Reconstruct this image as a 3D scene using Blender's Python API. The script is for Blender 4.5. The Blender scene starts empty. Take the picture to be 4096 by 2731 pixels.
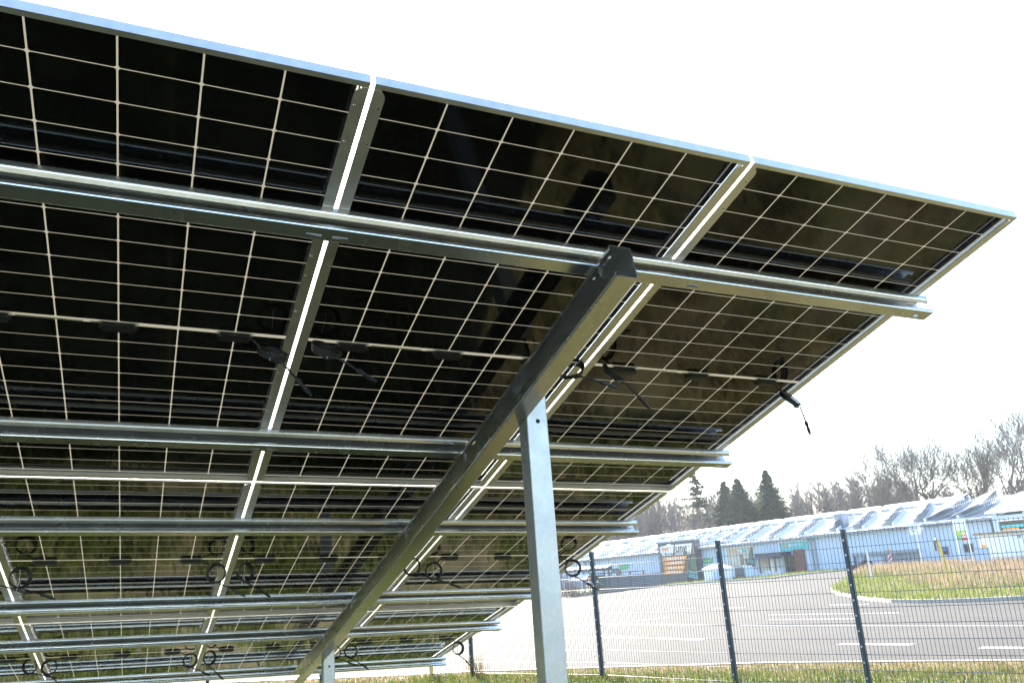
import bpy, bmesh, math, random
from mathutils import Vector, Matrix
random.seed(7)
SC = bpy.context.scene
COL = SC.collection
R_ = math.radians
# ------------------------------------------------------------------ camera
cam_d = bpy.data.cameras.new('camera')
cam_d.sensor_width = 36.0
cam_d.lens = 28.92
cam_d.clip_start = 0.05
cam_d.clip_end = 4000
cam = bpy.data.objects.new('camera', cam_d)
COL.objects.link(cam)
cam.matrix_world = Matrix(((0.920527954, -0.045968206, -0.387962897, 0.0),
                           (-0.384919899, -0.276565386, -0.880538618, 0.0),
                           (-0.066820327, 0.959895052, -0.272280247, 1.75),
                           (0, 0, 0, 1)))
SC.camera = cam
# ------------------------------------------------------------------ sky and sun
SUN = Vector((0.17105, 0.8826, 0.4379)).normalized()
W_ = bpy.data.worlds.new('World')
SC.world = W_
W_.use_nodes = True
nt = W_.node_tree
bg = nt.nodes['Background']
sky = nt.nodes.new('ShaderNodeTexSky')
sky.sky_type = 'NISHITA'
sky.sun_disc = False
sky.sun_elevation = math.asin(SUN.z)
sky.sun_rotation = math.atan2(SUN.x, SUN.y)
sky.air_density = 1.0
sky.dust_density = 0.8
sky.ozone_density = 2.2
nt.links.new(sky.outputs[0], bg.inputs[0])
bg.inputs[1].default_value = 0.10
sl = bpy.data.lights.new('sun', 'SUN')
sl.energy = 5.0
sl.angle = R_(0.53)
sl.color = (1.0, 0.93, 0.82)
so = bpy.data.objects.new('sun', sl)
COL.objects.link(so)
so.location = (20, 60, 40)
so.rotation_euler = (-SUN).to_track_quat('-Z', 'Y').to_euler()
SC.view_settings.view_transform = 'Standard'
SC.view_settings.look = 'None'
SC.view_settings.exposure = 2.92
SC.view_settings.gamma = 1.0
try:
    SC.cycles.max_bounces = 10
    SC.cycles.transparent_max_bounces = 24
    SC.cycles.use_denoising = True
    SC.cycles.sample_clamp_indirect = 3
except Exception:
    pass

# ------------------------------------------------------------------ materials
class NT:
    def __init__(s, name):
        s.m = bpy.data.materials.new(name)
        s.m.use_nodes = True
        s.t = s.m.node_tree
        s.b = s.t.nodes['Principled BSDF']
        s.out = s.t.nodes['Material Output']
    def n(s, typ, **kw):
        x = s.t.nodes.new(typ)
        for k, v in kw.items():
            setattr(x, k, v)
        return x
    def l(s, a, b):
        s.t.links.new(a, b)
    def math(s, op, a, b=None, c=None):
        x = s.n('ShaderNodeMath', operation=op)
        for i, v in enumerate((a, b, c)):
            if v is None: continue
            if isinstance(v, (int, float)): x.inputs[i].default_value = v
            else: s.l(v, x.inputs[i])
        return x.outputs[0]
    def coord(s, which='Object'):
        return s.n('ShaderNodeTexCoord').outputs[which]
    def noise(s, scale, detail=4, rough=0.55, vec=None, stretch=None):
        x = s.n('ShaderNodeTexNoise')
        x.inputs['Scale'].default_value = scale
        x.inputs['Detail'].default_value = detail
        x.inputs['Roughness'].default_value = rough
        v = vec if vec is not None else s.coord()
        if stretch:
            mp = s.n('ShaderNodeMapping'); mp.inputs['Scale'].default_value = stretch
            s.l(v, mp.inputs[0]); v = mp.outputs[0]
        s.l(v, x.inputs['Vector'])
        return x.outputs['Fac']
    def ramp(s, fac, stops):
        x = s.n('ShaderNodeValToRGB')
        cr = x.color_ramp
        while len(cr.elements) < len(stops): cr.elements.new(0.5)
        for e, (p, c) in zip(cr.elements, stops):
            e.position = p
            e.color = (c[0], c[1], c[2], 1) if isinstance(c, (tuple, list)) else (c, c, c, 1)
        s.l(fac, x.inputs[0])
        return x.outputs[0]
    def mix(s, fac, a, b):
        x = s.n('ShaderNodeMix', data_type='RGBA')
        for i, v in ((0, fac), (6, a), (7, b)):
            if isinstance(v, (int, float)): x.inputs[i].default_value = v
            elif isinstance(v, tuple): x.inputs[i].default_value = (v[0], v[1], v[2], 1)
            else: s.l(v, x.inputs[i])
        return x.outputs[2]
    def set(s, **kw):
        for k, v in kw.items():
            k = {'base': 'Base Color', 'rough': 'Roughness', 'metal': 'Metallic', 'spec': 'Specular IOR Level', 'ior': 'IOR'}.get(k, k)
            i = s.b.inputs[k]
            if isinstance(v, (int, float)): i.default_value = v
            elif isinstance(v, tuple): i.default_value = (v[0], v[1], v[2], 1)
            else: s.l(v, i)
        return s
    def bump(s, h, strength=0.3, dist=0.01):
        x = s.n('ShaderNodeBump')
        x.inputs['Strength'].default_value = strength
        x.inputs['Distance'].default_value = dist
        s.l(h, x.inputs['Height'])
        s.l(x.outputs[0], s.b.inputs['Normal'])
        return s

def simple(name, col, rough=0.6, metal=0.0, var=0.12, scale=6.0, spec=0.5):
    k = NT(name)
    f = k.noise(scale, 5)
    lo = tuple(c * (1 - var) for c in col); hi = tuple(min(1, c * (1 + var)) for c in col)
    k.set(base=k.ramp(f, [(0.3, lo), (0.7, hi)]), metal=metal, spec=spec,
          rough=k.ramp(f, [(0.3, rough * 0.9), (0.7, min(1, rough * 1.1))]))
    return k.m

def galvanised(name, tint=(0.56, 0.57, 0.59), rough=0.25, metal=0.93):
    k = NT(name)
    v = k.n('ShaderNodeTexVoronoi'); v.inputs['Scale'].default_value = 90
    k.l(k.coord(), v.inputs['Vector'])
    f = k.noise(7, 6, 0.6)
    g = k.noise(11, 3, 0.6, stretch=(1, 0.4, 1))
    c1 = k.ramp(f, [(0.25, tuple(c * 0.84 for c in tint)), (0.75, tuple(min(1, c * 1.08) for c in tint))])
    c2 = k.mix(0.05, c1, v.outputs['Color'])
    h = k.n('ShaderNodeHueSaturation'); h.inputs['Saturation'].default_value = 0.35
    k.l(c2, h.inputs['Color'])
    k.set(base=h.outputs[0], metal=metal, rough=k.ramp(g, [(0.3, rough * 0.88), (0.7, rough * 1.15)]))
    k.bump(k.noise(9, 2), 0.03, 0.004)
    return k.m

PU, PV, BH = 0.18398, 0.10574, 0.00793      # cell pitch across, along, half the extra width of the middle band
MW, MH = 1.134, 2.384
def glass_material():
    k = NT('bifacial_cells_under_glass')
    s = k.n('ShaderNodeSeparateXYZ'); k.l(k.coord(), s.inputs[0])
    x, y = s.outputs[0], s.outputs[1]
    fx = k.math('SUBTRACT', k.math('MULTIPLY', k.math('FRACT', k.math('MULTIPLY_ADD', x, 1 / PU, 3.0)), PU), PU / 2)
    ya = k.math('SUBTRACT', k.math('ABSOLUTE', y), BH)
    fy = k.math('SUBTRACT', k.math('MULTIPLY', k.math('FRACT', k.math('MULTIPLY', ya, 1 / PV)), PV), PV / 2)
    r = 0.007
    qx = k.math('ADD', k.math('SUBTRACT', k.math('ABSOLUTE', fx), PU / 2 - 0.0023), r)
    qy = k.math('ADD', k.math('SUBTRACT', k.math('ABSOLUTE', fy), PV / 2 - 0.0013), r)
    mx = k.math('MAXIMUM', qx, 0.0); my = k.math('MAXIMUM', qy, 0.0)
    dd = k.math('SQRT', k.math('ADD', k.math('MULTIPLY', mx, mx), k.math('MULTIPLY', my, my)))
    cell = k.math('LESS_THAN', dd, r)
    inx = k.math('LESS_THAN', k.math('ABSOLUTE', x), 3 * PU)
    iny = k.math('MULTIPLY', k.math('LESS_THAN', k.math('ABSOLUTE', y), BH + 11 * PV), k.math('GREATER_THAN', ya, 0.0))
    inside = inx
    cell = k.math('MULTIPLY', cell, k.math('MULTIPLY', inx, iny))
    # thin silver fingers of the cells
    bus = k.math('LESS_THAN', k.math('ABSOLUTE', k.math('SUBTRACT', k.math('FRACT', k.math('MULTIPLY_ADD', x, 16 / PU, 48.5)), 0.5)), 0.03)
    nz = k.noise(3.0, 3)
    k.set(base=k.mix(bus, k.ramp(nz, [(0.3, (0.0022, 0.0022, 0.0026)), (0.7, (0.0045, 0.0043, 0.0044))]), (0.009, 0.0088, 0.0085)),
          rough=k.ramp(k.noise(22, 3), [(0.3, 0.035), (0.7, 0.075)]), spec=0.36, ior=1.5)
    tl = k.n('ShaderNodeBsdfTranslucent'); tl.inputs[0].default_value = (0.090, 0.084, 0.064, 1)
    df = k.n('ShaderNodeBsdfPrincipled'); df.inputs['Base Color'].default_value = (0.22, 0.21, 0.17, 1); df.inputs['Roughness'].default_value = 0.12
    ga = k.n('ShaderNodeMixShader'); ga.inputs[0].default_value = 0.55
    k.l(df.outputs[0], ga.inputs[1]); k.l(tl.outputs[0], ga.inputs[2])
    tr = k.n('ShaderNodeBsdfTransparent'); tr.inputs[0].default_value = (0.80, 0.86, 0.84, 1)
    gl = k.n('ShaderNodeBsdfGlossy'); gl.inputs['Roughness'].default_value = 0.04
    fr = k.n('ShaderNodeFresnel'); fr.inputs[0].default_value = 1.5
    mg = k.n('ShaderNodeMixShader'); k.l(fr.outputs[0], mg.inputs[0]); k.l(tr.outputs[0], mg.inputs[1]); k.l(gl.outputs[0], mg.inputs[2])
    m1 = k.n('ShaderNodeMixShader'); k.l(inside, m1.inputs[0]); k.l(mg.outputs[0], m1.inputs[1]); k.l(ga.outputs[0], m1.inputs[2])
    m2 = k.n('ShaderNodeMixShader'); k.l(cell, m2.inputs[0]); k.l(m1.outputs[0], m2.inputs[1]); k.l(k.b.outputs[0], m2.inputs[2])
    k.l(m2.outputs[0], k.out.inputs[0])
    return k.m

def ground_material():
    k = NT('meadow_ground')
    a = k.noise(0.9, 6, 0.65); b = k.noise(4.0, 5, 0.65); c = k.noise(40, 4, 0.7); e = k.noise(2.1, 4, 0.6)
    g = k.ramp(b, [(0.3, (0.038, 0.048, 0.012)), (0.55, (0.085, 0.086, 0.024)), (0.75, (0.15, 0.13, 0.05))])
    d = k.ramp(c, [(0.3, (0.050, 0.041, 0.018)), (0.7, (0.17, 0.140, 0.066))])
    m = k.mix(k.ramp(a, [(0.42, 0.0), (0.58, 0.9)]), g, d)
    k.set(base=k.mix(k.ramp(e, [(0.36, 0.75), (0.48, 0.0)]), m, (0.022, 0.024, 0.010)), rough=0.95, spec=0.2)
    k.bump(c, 0.8, 0.03)
    return k.m

def verge_material():
    k = NT('dry_verge_soil')
    b = k.noise(9.0, 5, 0.65); c = k.noise(60, 4, 0.7)
    k.set(base=k.mix(b, k.ramp(c, [(0.3, (0.07, 0.05, 0.026)), (0.7, (0.24, 0.19, 0.11))]), (0.13, 0.115, 0.04)), rough=0.95, spec=0.2)
    k.bump(c, 0.9, 0.02)
    return k.m

def asphalt_material():
    k = NT('worn_asphalt')
    a = k.noise(0.12, 5, 0.6); b = k.noise(1.6, 5, 0.6, stretch=(1, 0.35, 1)); c = k.noise(120, 3, 0.7)
    col = k.mix(0.5, k.ramp(a, [(0.36, (0.040, 0.038, 0.036)), (0.64, (0.070, 0.067, 0.063))]), k.ramp(b, [(0.3, (0.044, 0.042, 0.040)), (0.7, (0.070, 0.067, 0.063))]))
    vor = k.n('ShaderNodeTexVoronoi', feature='DISTANCE_TO_EDGE'); vor.inputs['Scale'].default_value = 0.16
    k.l(k.coord(), vor.inputs['Vector'])
    crack = k.math('LESS_THAN', k.math('ADD', vor.outputs['Distance'], k.math('MULTIPLY', b, 0.02)), 0.011)
    col = k.mix(crack, col, (0.024, 0.023, 0.022))
    k.set(base=k.mix(k.ramp(c, [(0.35, 0.0), (0.7, 0.35)]), col, (0.10, 0.098, 0.094)), rough=0.92, spec=0.06)
    k.bump(c, 0.4, 0.006)
    return k.m

def grass_material(name, stops, rough=0.7):
    k = NT(name)
    f = k.noise(1.3, 4, 0.6); g = k.noise(37, 2, 0.6)
    m = k.math('ADD', k.math('MULTIPLY', f, 0.55), k.math('MULTIPLY', g, 0.45))
    k.set(base=k.ramp(m, stops), rough=rough, spec=0.3)
    tl = k.n('ShaderNodeBsdfTranslucent'); k.l(k.b.inputs['Base Color'].links[0].from_socket, tl.inputs[0])
    ms = k.n('ShaderNodeMixShader'); ms.inputs[0].default_value = 0.4
    k.l(k.b.outputs[0], ms.inputs[1]); k.l(tl.outputs[0], ms.inputs[2]); k.l(ms.outputs[0], k.out.inputs[0])
    return k.m

M = {}
M['glass'] = glass_material()
M['galv'] = galvanised('galvanised_steel')
M['galv_post'] = galvanised('galvanised_post_steel', (0.40, 0.43, 0.465), 0.38, 0.8)
M['alu'] = simple('anodised_aluminium', (0.70, 0.69, 0.67), 0.46, 0.85, 0.05, 30)
M['black'] = simple('black_plastic', (0.010, 0.010, 0.011), 0.42, 0, 0.2, 40)
M['cable'] = simple('black_cable_sheath', (0.008, 0.008, 0.009), 0.38, 0, 0.2, 40)
M['tie'] = simple('white_nylon', (0.62, 0.63, 0.62), 0.5, 0, 0.05, 40)
M['sticker'] = simple('paper_sticker', (0.55, 0.53, 0.47), 0.5, 0, 0.06, 60)
M['print'] = simple('black_print', (0.02, 0.02, 0.02), 0.6, 0, 0.1)
M['silicone'] = simple('white_silicone', (0.6, 0.58, 0.52), 0.5)
M['ground'] = ground_material()
M['verge'] = verge_material()
M['asphalt'] = asphalt_material()
M['kerb'] = simple('kerb_concrete', (0.32, 0.30, 0.27), 0.85, 0, 0.25, 8)
def paint_mat():
    k = NT('worn_road_paint'); f = k.noise(14, 6, 0.7)
    k.set(base=k.ramp(f, [(0.30, (0.09, 0.088, 0.085)), (0.62, (0.42, 0.42, 0.41))]), rough=0.6)
    return k.m
M['paint'] = paint_mat()
M['fence'] = simple('anthracite_powder_coat', (0.022, 0.038, 0.052), 0.45, 0.0, 0.15, 12)
M['grass'] = grass_material('meadow_grass', [(0.3, (0.034, 0.058, 0.009)), (0.5, (0.070, 0.100, 0.017)), (0.68, (0.16, 0.14, 0.05))])
M['drygrass'] = grass_material('dry_grass', [(0.3, (0.075, 0.065, 0.02)), (0.5, (0.15, 0.115, 0.045)), (0.7, (0.25, 0.19, 0.09))])
M['weeds'] = grass_material('dry_weeds', [(0.3, (0.12, 0.09, 0.055)), (0.5, (0.20, 0.15, 0.10)), (0.7, (0.30, 0.24, 0.165))])
M['freshgrass'] = grass_material('fresh_grass', [(0.3, (0.065, 0.10, 0.016)), (0.5, (0.115, 0.145, 0.028)), (0.7, (0.20, 0.18, 0.065))])
M['hallblue'] = simple('pale_blue_sheet_metal', (0.40, 0.51, 0.64), 0.5, 0.0, 0.08, 0.8)
M['rooftile'] = simple('pale_sheet_roof', (0.62, 0.63, 0.64), 0.32, 0.3, 0.08, 0.7)
M['white'] = simple('white_render', (0.74, 0.75, 0.76), 0.7, 0, 0.05, 2)
M['skylight'] = simple('milky_acrylic', (0.80, 0.80, 0.78), 0.25, 0, 0.03, 1)
M['pvback'] = simple('roof_module_glass', (0.50, 0.52, 0.55), 0.18, 0.35, 0.06, 2)
M['steelgrey'] = simple('grey_steel_sheet', (0.20, 0.24, 0.28), 0.5, 0.2, 0.15, 3)
M['darkgrey'] = simple('dark_grey_cladding', (0.085, 0.095, 0.105), 0.6, 0, 0.15, 5)
M['shadow'] = simple('painted_hole_shade', (0.02, 0.025, 0.03), 0.8)  # near-black colour painting the shade inside the post's round hole
M['orange'] = simple('orange_board', (0.75, 0.27, 0.02), 0.5, 0, 0.05)
M['green'] = simple('green_board', (0.03, 0.36, 0.10), 0.5, 0, 0.08)
M['teal'] = simple('teal_print', (0.05, 0.38, 0.42), 0.5, 0, 0.08)
M['brown'] = simple('brown_boards', (0.13, 0.055, 0.04), 0.6, 0, 0.15, 6)
M['beige'] = simple('beige_print', (0.42, 0.40, 0.34), 0.6, 0, 0.15, 1.5)
M['yellow'] = simple('yellow_plastic', (0.58, 0.42, 0.09), 0.5, 0, 0.08)
M['red'] = simple('red_print', (0.62, 0.06, 0.04), 0.5)
M['amber'] = simple('amber_lens', (0.85, 0.28, 0.03), 0.25)
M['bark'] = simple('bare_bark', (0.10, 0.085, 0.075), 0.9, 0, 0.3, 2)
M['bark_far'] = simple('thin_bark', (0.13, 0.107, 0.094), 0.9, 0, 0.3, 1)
M['needle'] = grass_material('dark_needles', [(0.3, (0.018, 0.036, 0.020)), (0.5, (0.038, 0.064, 0.034)), (0.7, (0.075, 0.10, 0.055))])
M['twigs'] = simple('brown_twigs', (0.19, 0.145, 0.12), 0.9, 0, 0.3, 3)
M['wood'] = simple('grey_timber', (0.22, 0.17, 0.12), 0.8, 0, 0.25, 4)
M['window'] = simple('window_glass', (0.02, 0.03, 0.04), 0.08, 0, 0.1)
M['tyre'] = simple('black_rubber', (0.012, 0.012, 0.012), 0.8)
M['carpaint'] = simple('dark_car_paint', (0.012, 0.016, 0.025), 0.15, 0.2, 0.05)
M['bolt'] = simple('zinc_bolt', (0.42, 0.43, 0.44), 0.35, 0.9, 0.1, 50)

# ------------------------------------------------------------------ mesh helpers
class MB:
    def __init__(s): s.v = []; s.f = []
    def add(s, vs, fs):
        o = len(s.v); s.v += [tuple(p) for p in vs]; s.f += [tuple(i + o for i in f) for f in fs]
        return s
    def box(s, a, b, fn=None):
        (x0, y0, z0), (x1, y1, z1) = a, b
        vs = [(x0, y0, z0), (x1, y0, z0), (x1, y1, z0), (x0, y1, z0), (x0, y0, z1), (x1, y0, z1), (x1, y1, z1), (x0, y1, z1)]
        if fn: vs = [fn(p) for p in vs]
        return s.add(vs, [(0, 3, 2, 1), (4, 5, 6, 7), (0, 1, 5, 4), (1, 2, 6, 5), (2, 3, 7, 6), (3, 0, 4, 7)])
    def tube(s, pts, rad, n=6, cap=True):
        pts = [Vector(p) for p in pts]; k = len(pts)
        if not isinstance(rad, (list, tuple)): rad = [rad] * k
        ref = Vector((0.31, 0.17, 0.93)); vs = []
        for i, p in enumerate(pts):
            t = (pts[min(i + 1, k - 1)] - pts[max(i - 1, 0)])
            t = t.normalized() if t.length > 1e-9 else Vector((0, 0, 1))
            if i == 0:
                a = t.cross(ref)
                if a.length < 0.05: a = t.cross(Vector((1, 0, 0)))
            else:
                a = a - t * a.dot(t)          # carry the frame along the path so that tubes do not pinch
                if a.length < 0.05: a = t.cross(ref)
            a.normalize(); b = t.cross(a)
            for j in range(n):
                w = 2 * math.pi * j / n
                vs.append(p + (a * math.cos(w) + b * math.sin(w)) * rad[i])
        fs = [(i * n + j, i * n + (j + 1) % n, (i + 1) * n + (j + 1) % n, (i + 1) * n + j) for i in range(k - 1) for j in range(n)]
        if cap and n > 2: fs += [tuple(range(n - 1, -1, -1)), tuple(range((k - 1) * n, k * n))]
        return s.add(vs, fs)
    def prism(s, poly, z0, z1, fn=None):
        n = len(poly); vs = [(x, y, z0) for x, y in poly] + [(x, y, z1) for x, y in poly]
        if fn: vs = [fn(p) for p in vs]
        return s.add(vs, [tuple(range(n - 1, -1, -1)), tuple(range(n, 2 * n))] + [(i, (i + 1) % n, n + (i + 1) % n, n + i) for i in range(n)])
    def quad(s, a, b, c, d): return s.add([a, b, c, d], [(0, 1, 2, 3)])
    def build(s, name, mat, parent=None, smooth=False, loc=None, solid=0, off=0):
        me = bpy.data.meshes.new(name)
        vs = s.v
        if loc is not None: vs = [(x - loc[0], y - loc[1], z - loc[2]) for x, y, z in vs]
        me.from_pydata(vs, [], s.f)
        if smooth: me.polygons.foreach_set('use_smooth', [True] * len(me.polygons))
        me.materials.append(mat)
        o = bpy.data.objects.new(name, me); COL.objects.link(o)
        if loc is not None: o.location = loc
        if parent is not None:
            o.parent = parent
            if loc is None or True:
                if parent.get('_w'): o.matrix_parent_inverse = parent.matrix_basis.inverted()
        if solid:
            md = o.modifiers.new('thickness', 'SOLIDIFY'); md.thickness = solid; md.offset = off
        return o

def tag(o, label=None, cat=None, group=None, kind=None):
    if label: o['label'] = label
    if cat: o['category'] = cat
    if group: o['group'] = group
    if kind: o['kind'] = kind
    return o

def thing(name, label, cat, loc=(0, 0, 0), group=None):
    o = bpy.data.objects.new(name, None); COL.objects.link(o)
    o.empty_display_size = 0.2
    o.location = loc
    o['_w'] = 0
    del o['_w']
    return tag(o, label, cat, group)

def part(mb, name, mat, parent, **kw):
    """mb is in world coordinates; parent is an unrotated Empty"""
    o = mb.build(name, mat, **kw)
    o.parent = parent
    o.matrix_parent_inverse = Matrix.Translation(parent.location).inverted() if parent.type == 'EMPTY' else Matrix()
    return o

def sub(mb, name, mat, parent, **kw):
    o = mb.build(name, mat, **kw); o.parent = parent
    return o

def text_mb(body, size, fn, depth=0.004, align='CENTER', bold=0.0, sx=1.0):
    cu = bpy.data.curves.new('lettering', 'FONT')
    cu.body = body; cu.size = size; cu.extrude = depth; cu.align_x = align; cu.align_y = 'CENTER'; cu.offset = bold
    cu.resolution_u = 2
    o = bpy.data.objects.new('lettering', cu); COL.objects.link(o)
    bpy.context.view_layer.update()
    me = bpy.data.meshes.new_from_object(o.evaluated_get(bpy.context.evaluated_depsgraph_get()))
    mb = MB(); mb.add([fn((v.co.x * sx, v.co.y, v.co.z)) for v in me.vertices], [tuple(p.vertices) for p in me.polygons])
    bpy.data.objects.remove(o); bpy.data.curves.remove(cu); bpy.data.meshes.remove(me)
    return mb

# ------------------------------------------------------------------ ground, road, markings
def sm(t):
    t = min(1, max(0, t)); return t * t * (3 - 2 * t)
def gz(x, y): return 0.5 * sm((x - 23) / 15) * sm((66 - y) / 20)

def grid_sheet(name, mat, xs, ys, dz, inside=None):
    mb = MB(); nx = len(xs)
    vs = [(x, y, gz(x, y) + dz) for y in ys for x in xs]; fs = []
    for j in range(len(ys) - 1):
        for i in range(nx - 1):
            fs.append((j * nx + i, j * nx + i + 1, (j + 1) * nx + i + 1, (j + 1) * nx + i))
    mb.add(vs, fs)
    return mb.build(name, mat, smooth=True)

xs = [-2000, -800, -300, -120, -60, -30] + list(range(-20, 70, 2)) + [75, 85, 100, 140, 300, 800, 2000]
ys = [-2000, -800, -300, -120, -60, -30] + list(range(-20, 100, 2)) + [110, 140, 200, 400, 900, 2000]
tag(grid_sheet('ground', M['ground'], xs, ys, 0), kind='structure')

def fill_sheet(name, mat, poly, dz, cell=2.0):
    """flat polygon cut on a grid so that it follows the ground"""
    bm = bmesh.new()
    vs = [bm.verts.new((x, y, 0)) for x, y in poly]
    bm.faces.new(vs)
    x0, x1 = min(p[0] for p in poly), max(p[0] for p in poly)
    y0, y1 = min(p[1] for p in poly), max(p[1] for p in poly)
    x = math.ceil(max(x0, -20) / cell) * cell
    while x < min(x1, 70):
        bmesh.ops.bisect_plane(bm, geom=bm.verts[:] + bm.edges[:] + bm.faces[:], plane_co=(x, 0, 0), plane_no=(1, 0, 0)); x += cell
    y = math.ceil(max(y0, -20) / cell) * cell
    while y < min(y1, 98):
        bmesh.ops.bisect_plane(bm, geom=bm.verts[:] + bm.edges[:] + bm.faces[:], plane_co=(0, y, 0), plane_no=(0, 1, 0)); y += cell
    for v in bm.verts: v.co.z = gz(v.co.x, v.co.y) + dz
    bmesh.ops.recalc_face_normals(bm, faces=bm.faces)
    for f in bm.faces:
        if f.normal.z < 0: f.normal_flip()
    me = bpy.data.meshes.new(name); bm.to_mesh(me); bm.free(); me.materials.append(mat)
    o = bpy.data.objects.new(name, me); COL.objects.link(o)
    return o

near_edge = [(-60, 75), (-20, 37), (3.38, 17.68), (5.78, 16.05), (7.1, 14.81), (9.83, 12.16), (12.03, 9.2), (15.5, 2.0), (24, -18), (40, -60)]
far_edge = [(120, -60), (120, 60), (64, 56), (44.1, 45.4), (35.2, 42.6), (33.8, 46.2), (31.6, 53.6), (26.8, 55.6), (10, 60), (-60, 95)]
tag(fill_sheet('road', M['asphalt'], near_edge + far_edge, 0.006), kind='structure')
verge_poly = [(-24, 40), (3.34, 17.62), (5.74, 15.99), (7.06, 14.75), (9.77, 12.12), (11.95, 9.2), (15.4, 2.0), (14.2, 1.4), (10.6, 8.0), (8.3, 10.7), (5.9, 13.9), (3.0, 16.5), (-24, 38)]
tag(fill_sheet('verge', M['verge'], verge_poly, 0.004), kind='structure')
island = [(43.2, 42.6), (39.5, 39.6), (35.7, 36.25), (30.1, 31.73), (28.3, 30.4), (27.23, 29.2), (26.1, 27.7), (25.24, 26.2), (24.3, 24.8), (23.5, 23.28), (22.9, 21.9), (22.75, 20.6), (23.1, 19.4), (24.1, 18.0), (28, 14), (60, -16), (80, 20), (62, 44)]
tag(fill_sheet('island_ground', M['verge'], island, 0.10), kind='structure')
mb = MB()
def kerb_line(mb, pts, w=0.14, h=0.115):
    for a, b in zip(pts[:-1], pts[1:]):
        a = Vector(a); b = Vector(b); n = max(1, int((b - a).length / 1.0)); d = (b - a).normalized(); o = Vector((-d.y, d.x)) * w
        for i in range(n):
            p = a.lerp(b, i / n) + d * 0.006; q = a.lerp(b, (i + 1) / n) - d * 0.006
            mb.prism([(p.x, p.y), (q.x, q.y), (q.x + o.x, q.y + o.y), (p.x + o.x, p.y + o.y)], 0, 1,
                     lambda t: (t[0], t[1], gz(t[0], t[1]) + (h if t[2] > 0.5 else -0.03)))
kerb_line(mb, island[0:15])
tag(mb.build('kerb', M['kerb']), kind='structure')
mb = MB(); kerb_line(mb, [far_edge[i] for i in range(3, 9)][::-1], 0.14, 0.10)
tag(mb.build('far_kerb', M['kerb']), kind='structure')
far_verge = [(-10, 67), (10, 60.2), (26.8, 55.7), (31.6, 53.7), (33.9, 46.2), (35.3, 42.7), (44.1, 45.5), (64, 56.2), (64, 60), (44, 50), (38, 46.4), (36.5, 48.5), (34.2, 55.6), (27.6, 58.6), (12, 62.6), (-8, 70)]
tag(fill_sheet('far_verge', M['verge'], far_verge, 0.012), kind='structure')

def line_mark(mb, a, b, w):
    a = Vector(a); b = Vector(b); d = (b - a).normalized(); o = Vector((-d.y, d.x)) * w / 2
    n = max(1, int((b - a).length / 2))
    for i in range(n):
        p = a.lerp(b, i / n); q = a.lerp(b, (i + 1) / n)
        mb.quad(*[(r.x, r.y, gz(r.x, r.y) + 0.013) for r in (p - o, q - o, q + o, p + o)])
mb = MB()
ed = [(-20.0, 37.25), (3.50, 17.80), (5.88, 16.15), (7.20, 14.91), (9.93, 12.25), (12.14, 9.26), (15.6, 2.1), (24.1, -17.9)]
for a, b in zip(ed[:-1], ed[1:]): line_mark(mb, a, b, 0.12)
for a, b in [((11.15, 20.9), (11.40, 19.64)), ((11.57, 18.55), (11.82, 17.1)), ((12.55, 13.5), (13.09, 12.19)), ((13.19, 10.84), (13.75, 9.5)), ((10.6, 24.8), (10.85, 23.2)), ((14.3, 8.2), (14.9, 6.9)), ((9.9, 28.5), (10.3, 26.8))]:
    line_mark(mb, a, b, 0.30)
for a, b, w in [((13.5, 26.3), (13.74, 24.95), 0.14), ((13.74, 24.95), (15.15, 18.55), 0.14), ((15.15, 18.55), (16.92, 12.75), 0.14), ((16.92, 12.75), (19, 6), 0.14),
                ((17.9, 22.1), (19.3, 18.2), 0.14), ((16.5, 20.4), (17.4, 17.95), 0.14), ((21.67, 23.5), (22.23, 22.2), 0.2), ((19.8, 27.6), (20.35, 26.4), 0.2),
                ((19.43, 30.0), (19.78, 28.86), 0.2), ((14.2, 25.05), (16.2, 25.25), 0.12),
                ((23.3, 15.5), (24.6, 12.4), 0.12)]:
    line_mark(mb, a, b, w)
tag(mb.build('road_marking', M['paint']), kind='structure')

# ------------------------------------------------------------------ solar table
PT = Vector((2.72374, 1.72656, 2.80487))
PUX = Vector((0.99904794, 0, -0.04362584)); PVX = Vector((-0.01159502, 0.96403281, -0.2655302)); PN = Vector((0.04205674, 0.26578324, 0.963115))
BOW, V0 = 0.00429, 3.6
def pan(p):
    u, v, w = p
    return PT + PUX * u + PVX * v + PN * (w + BOW * (v - V0) ** 2)

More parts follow.
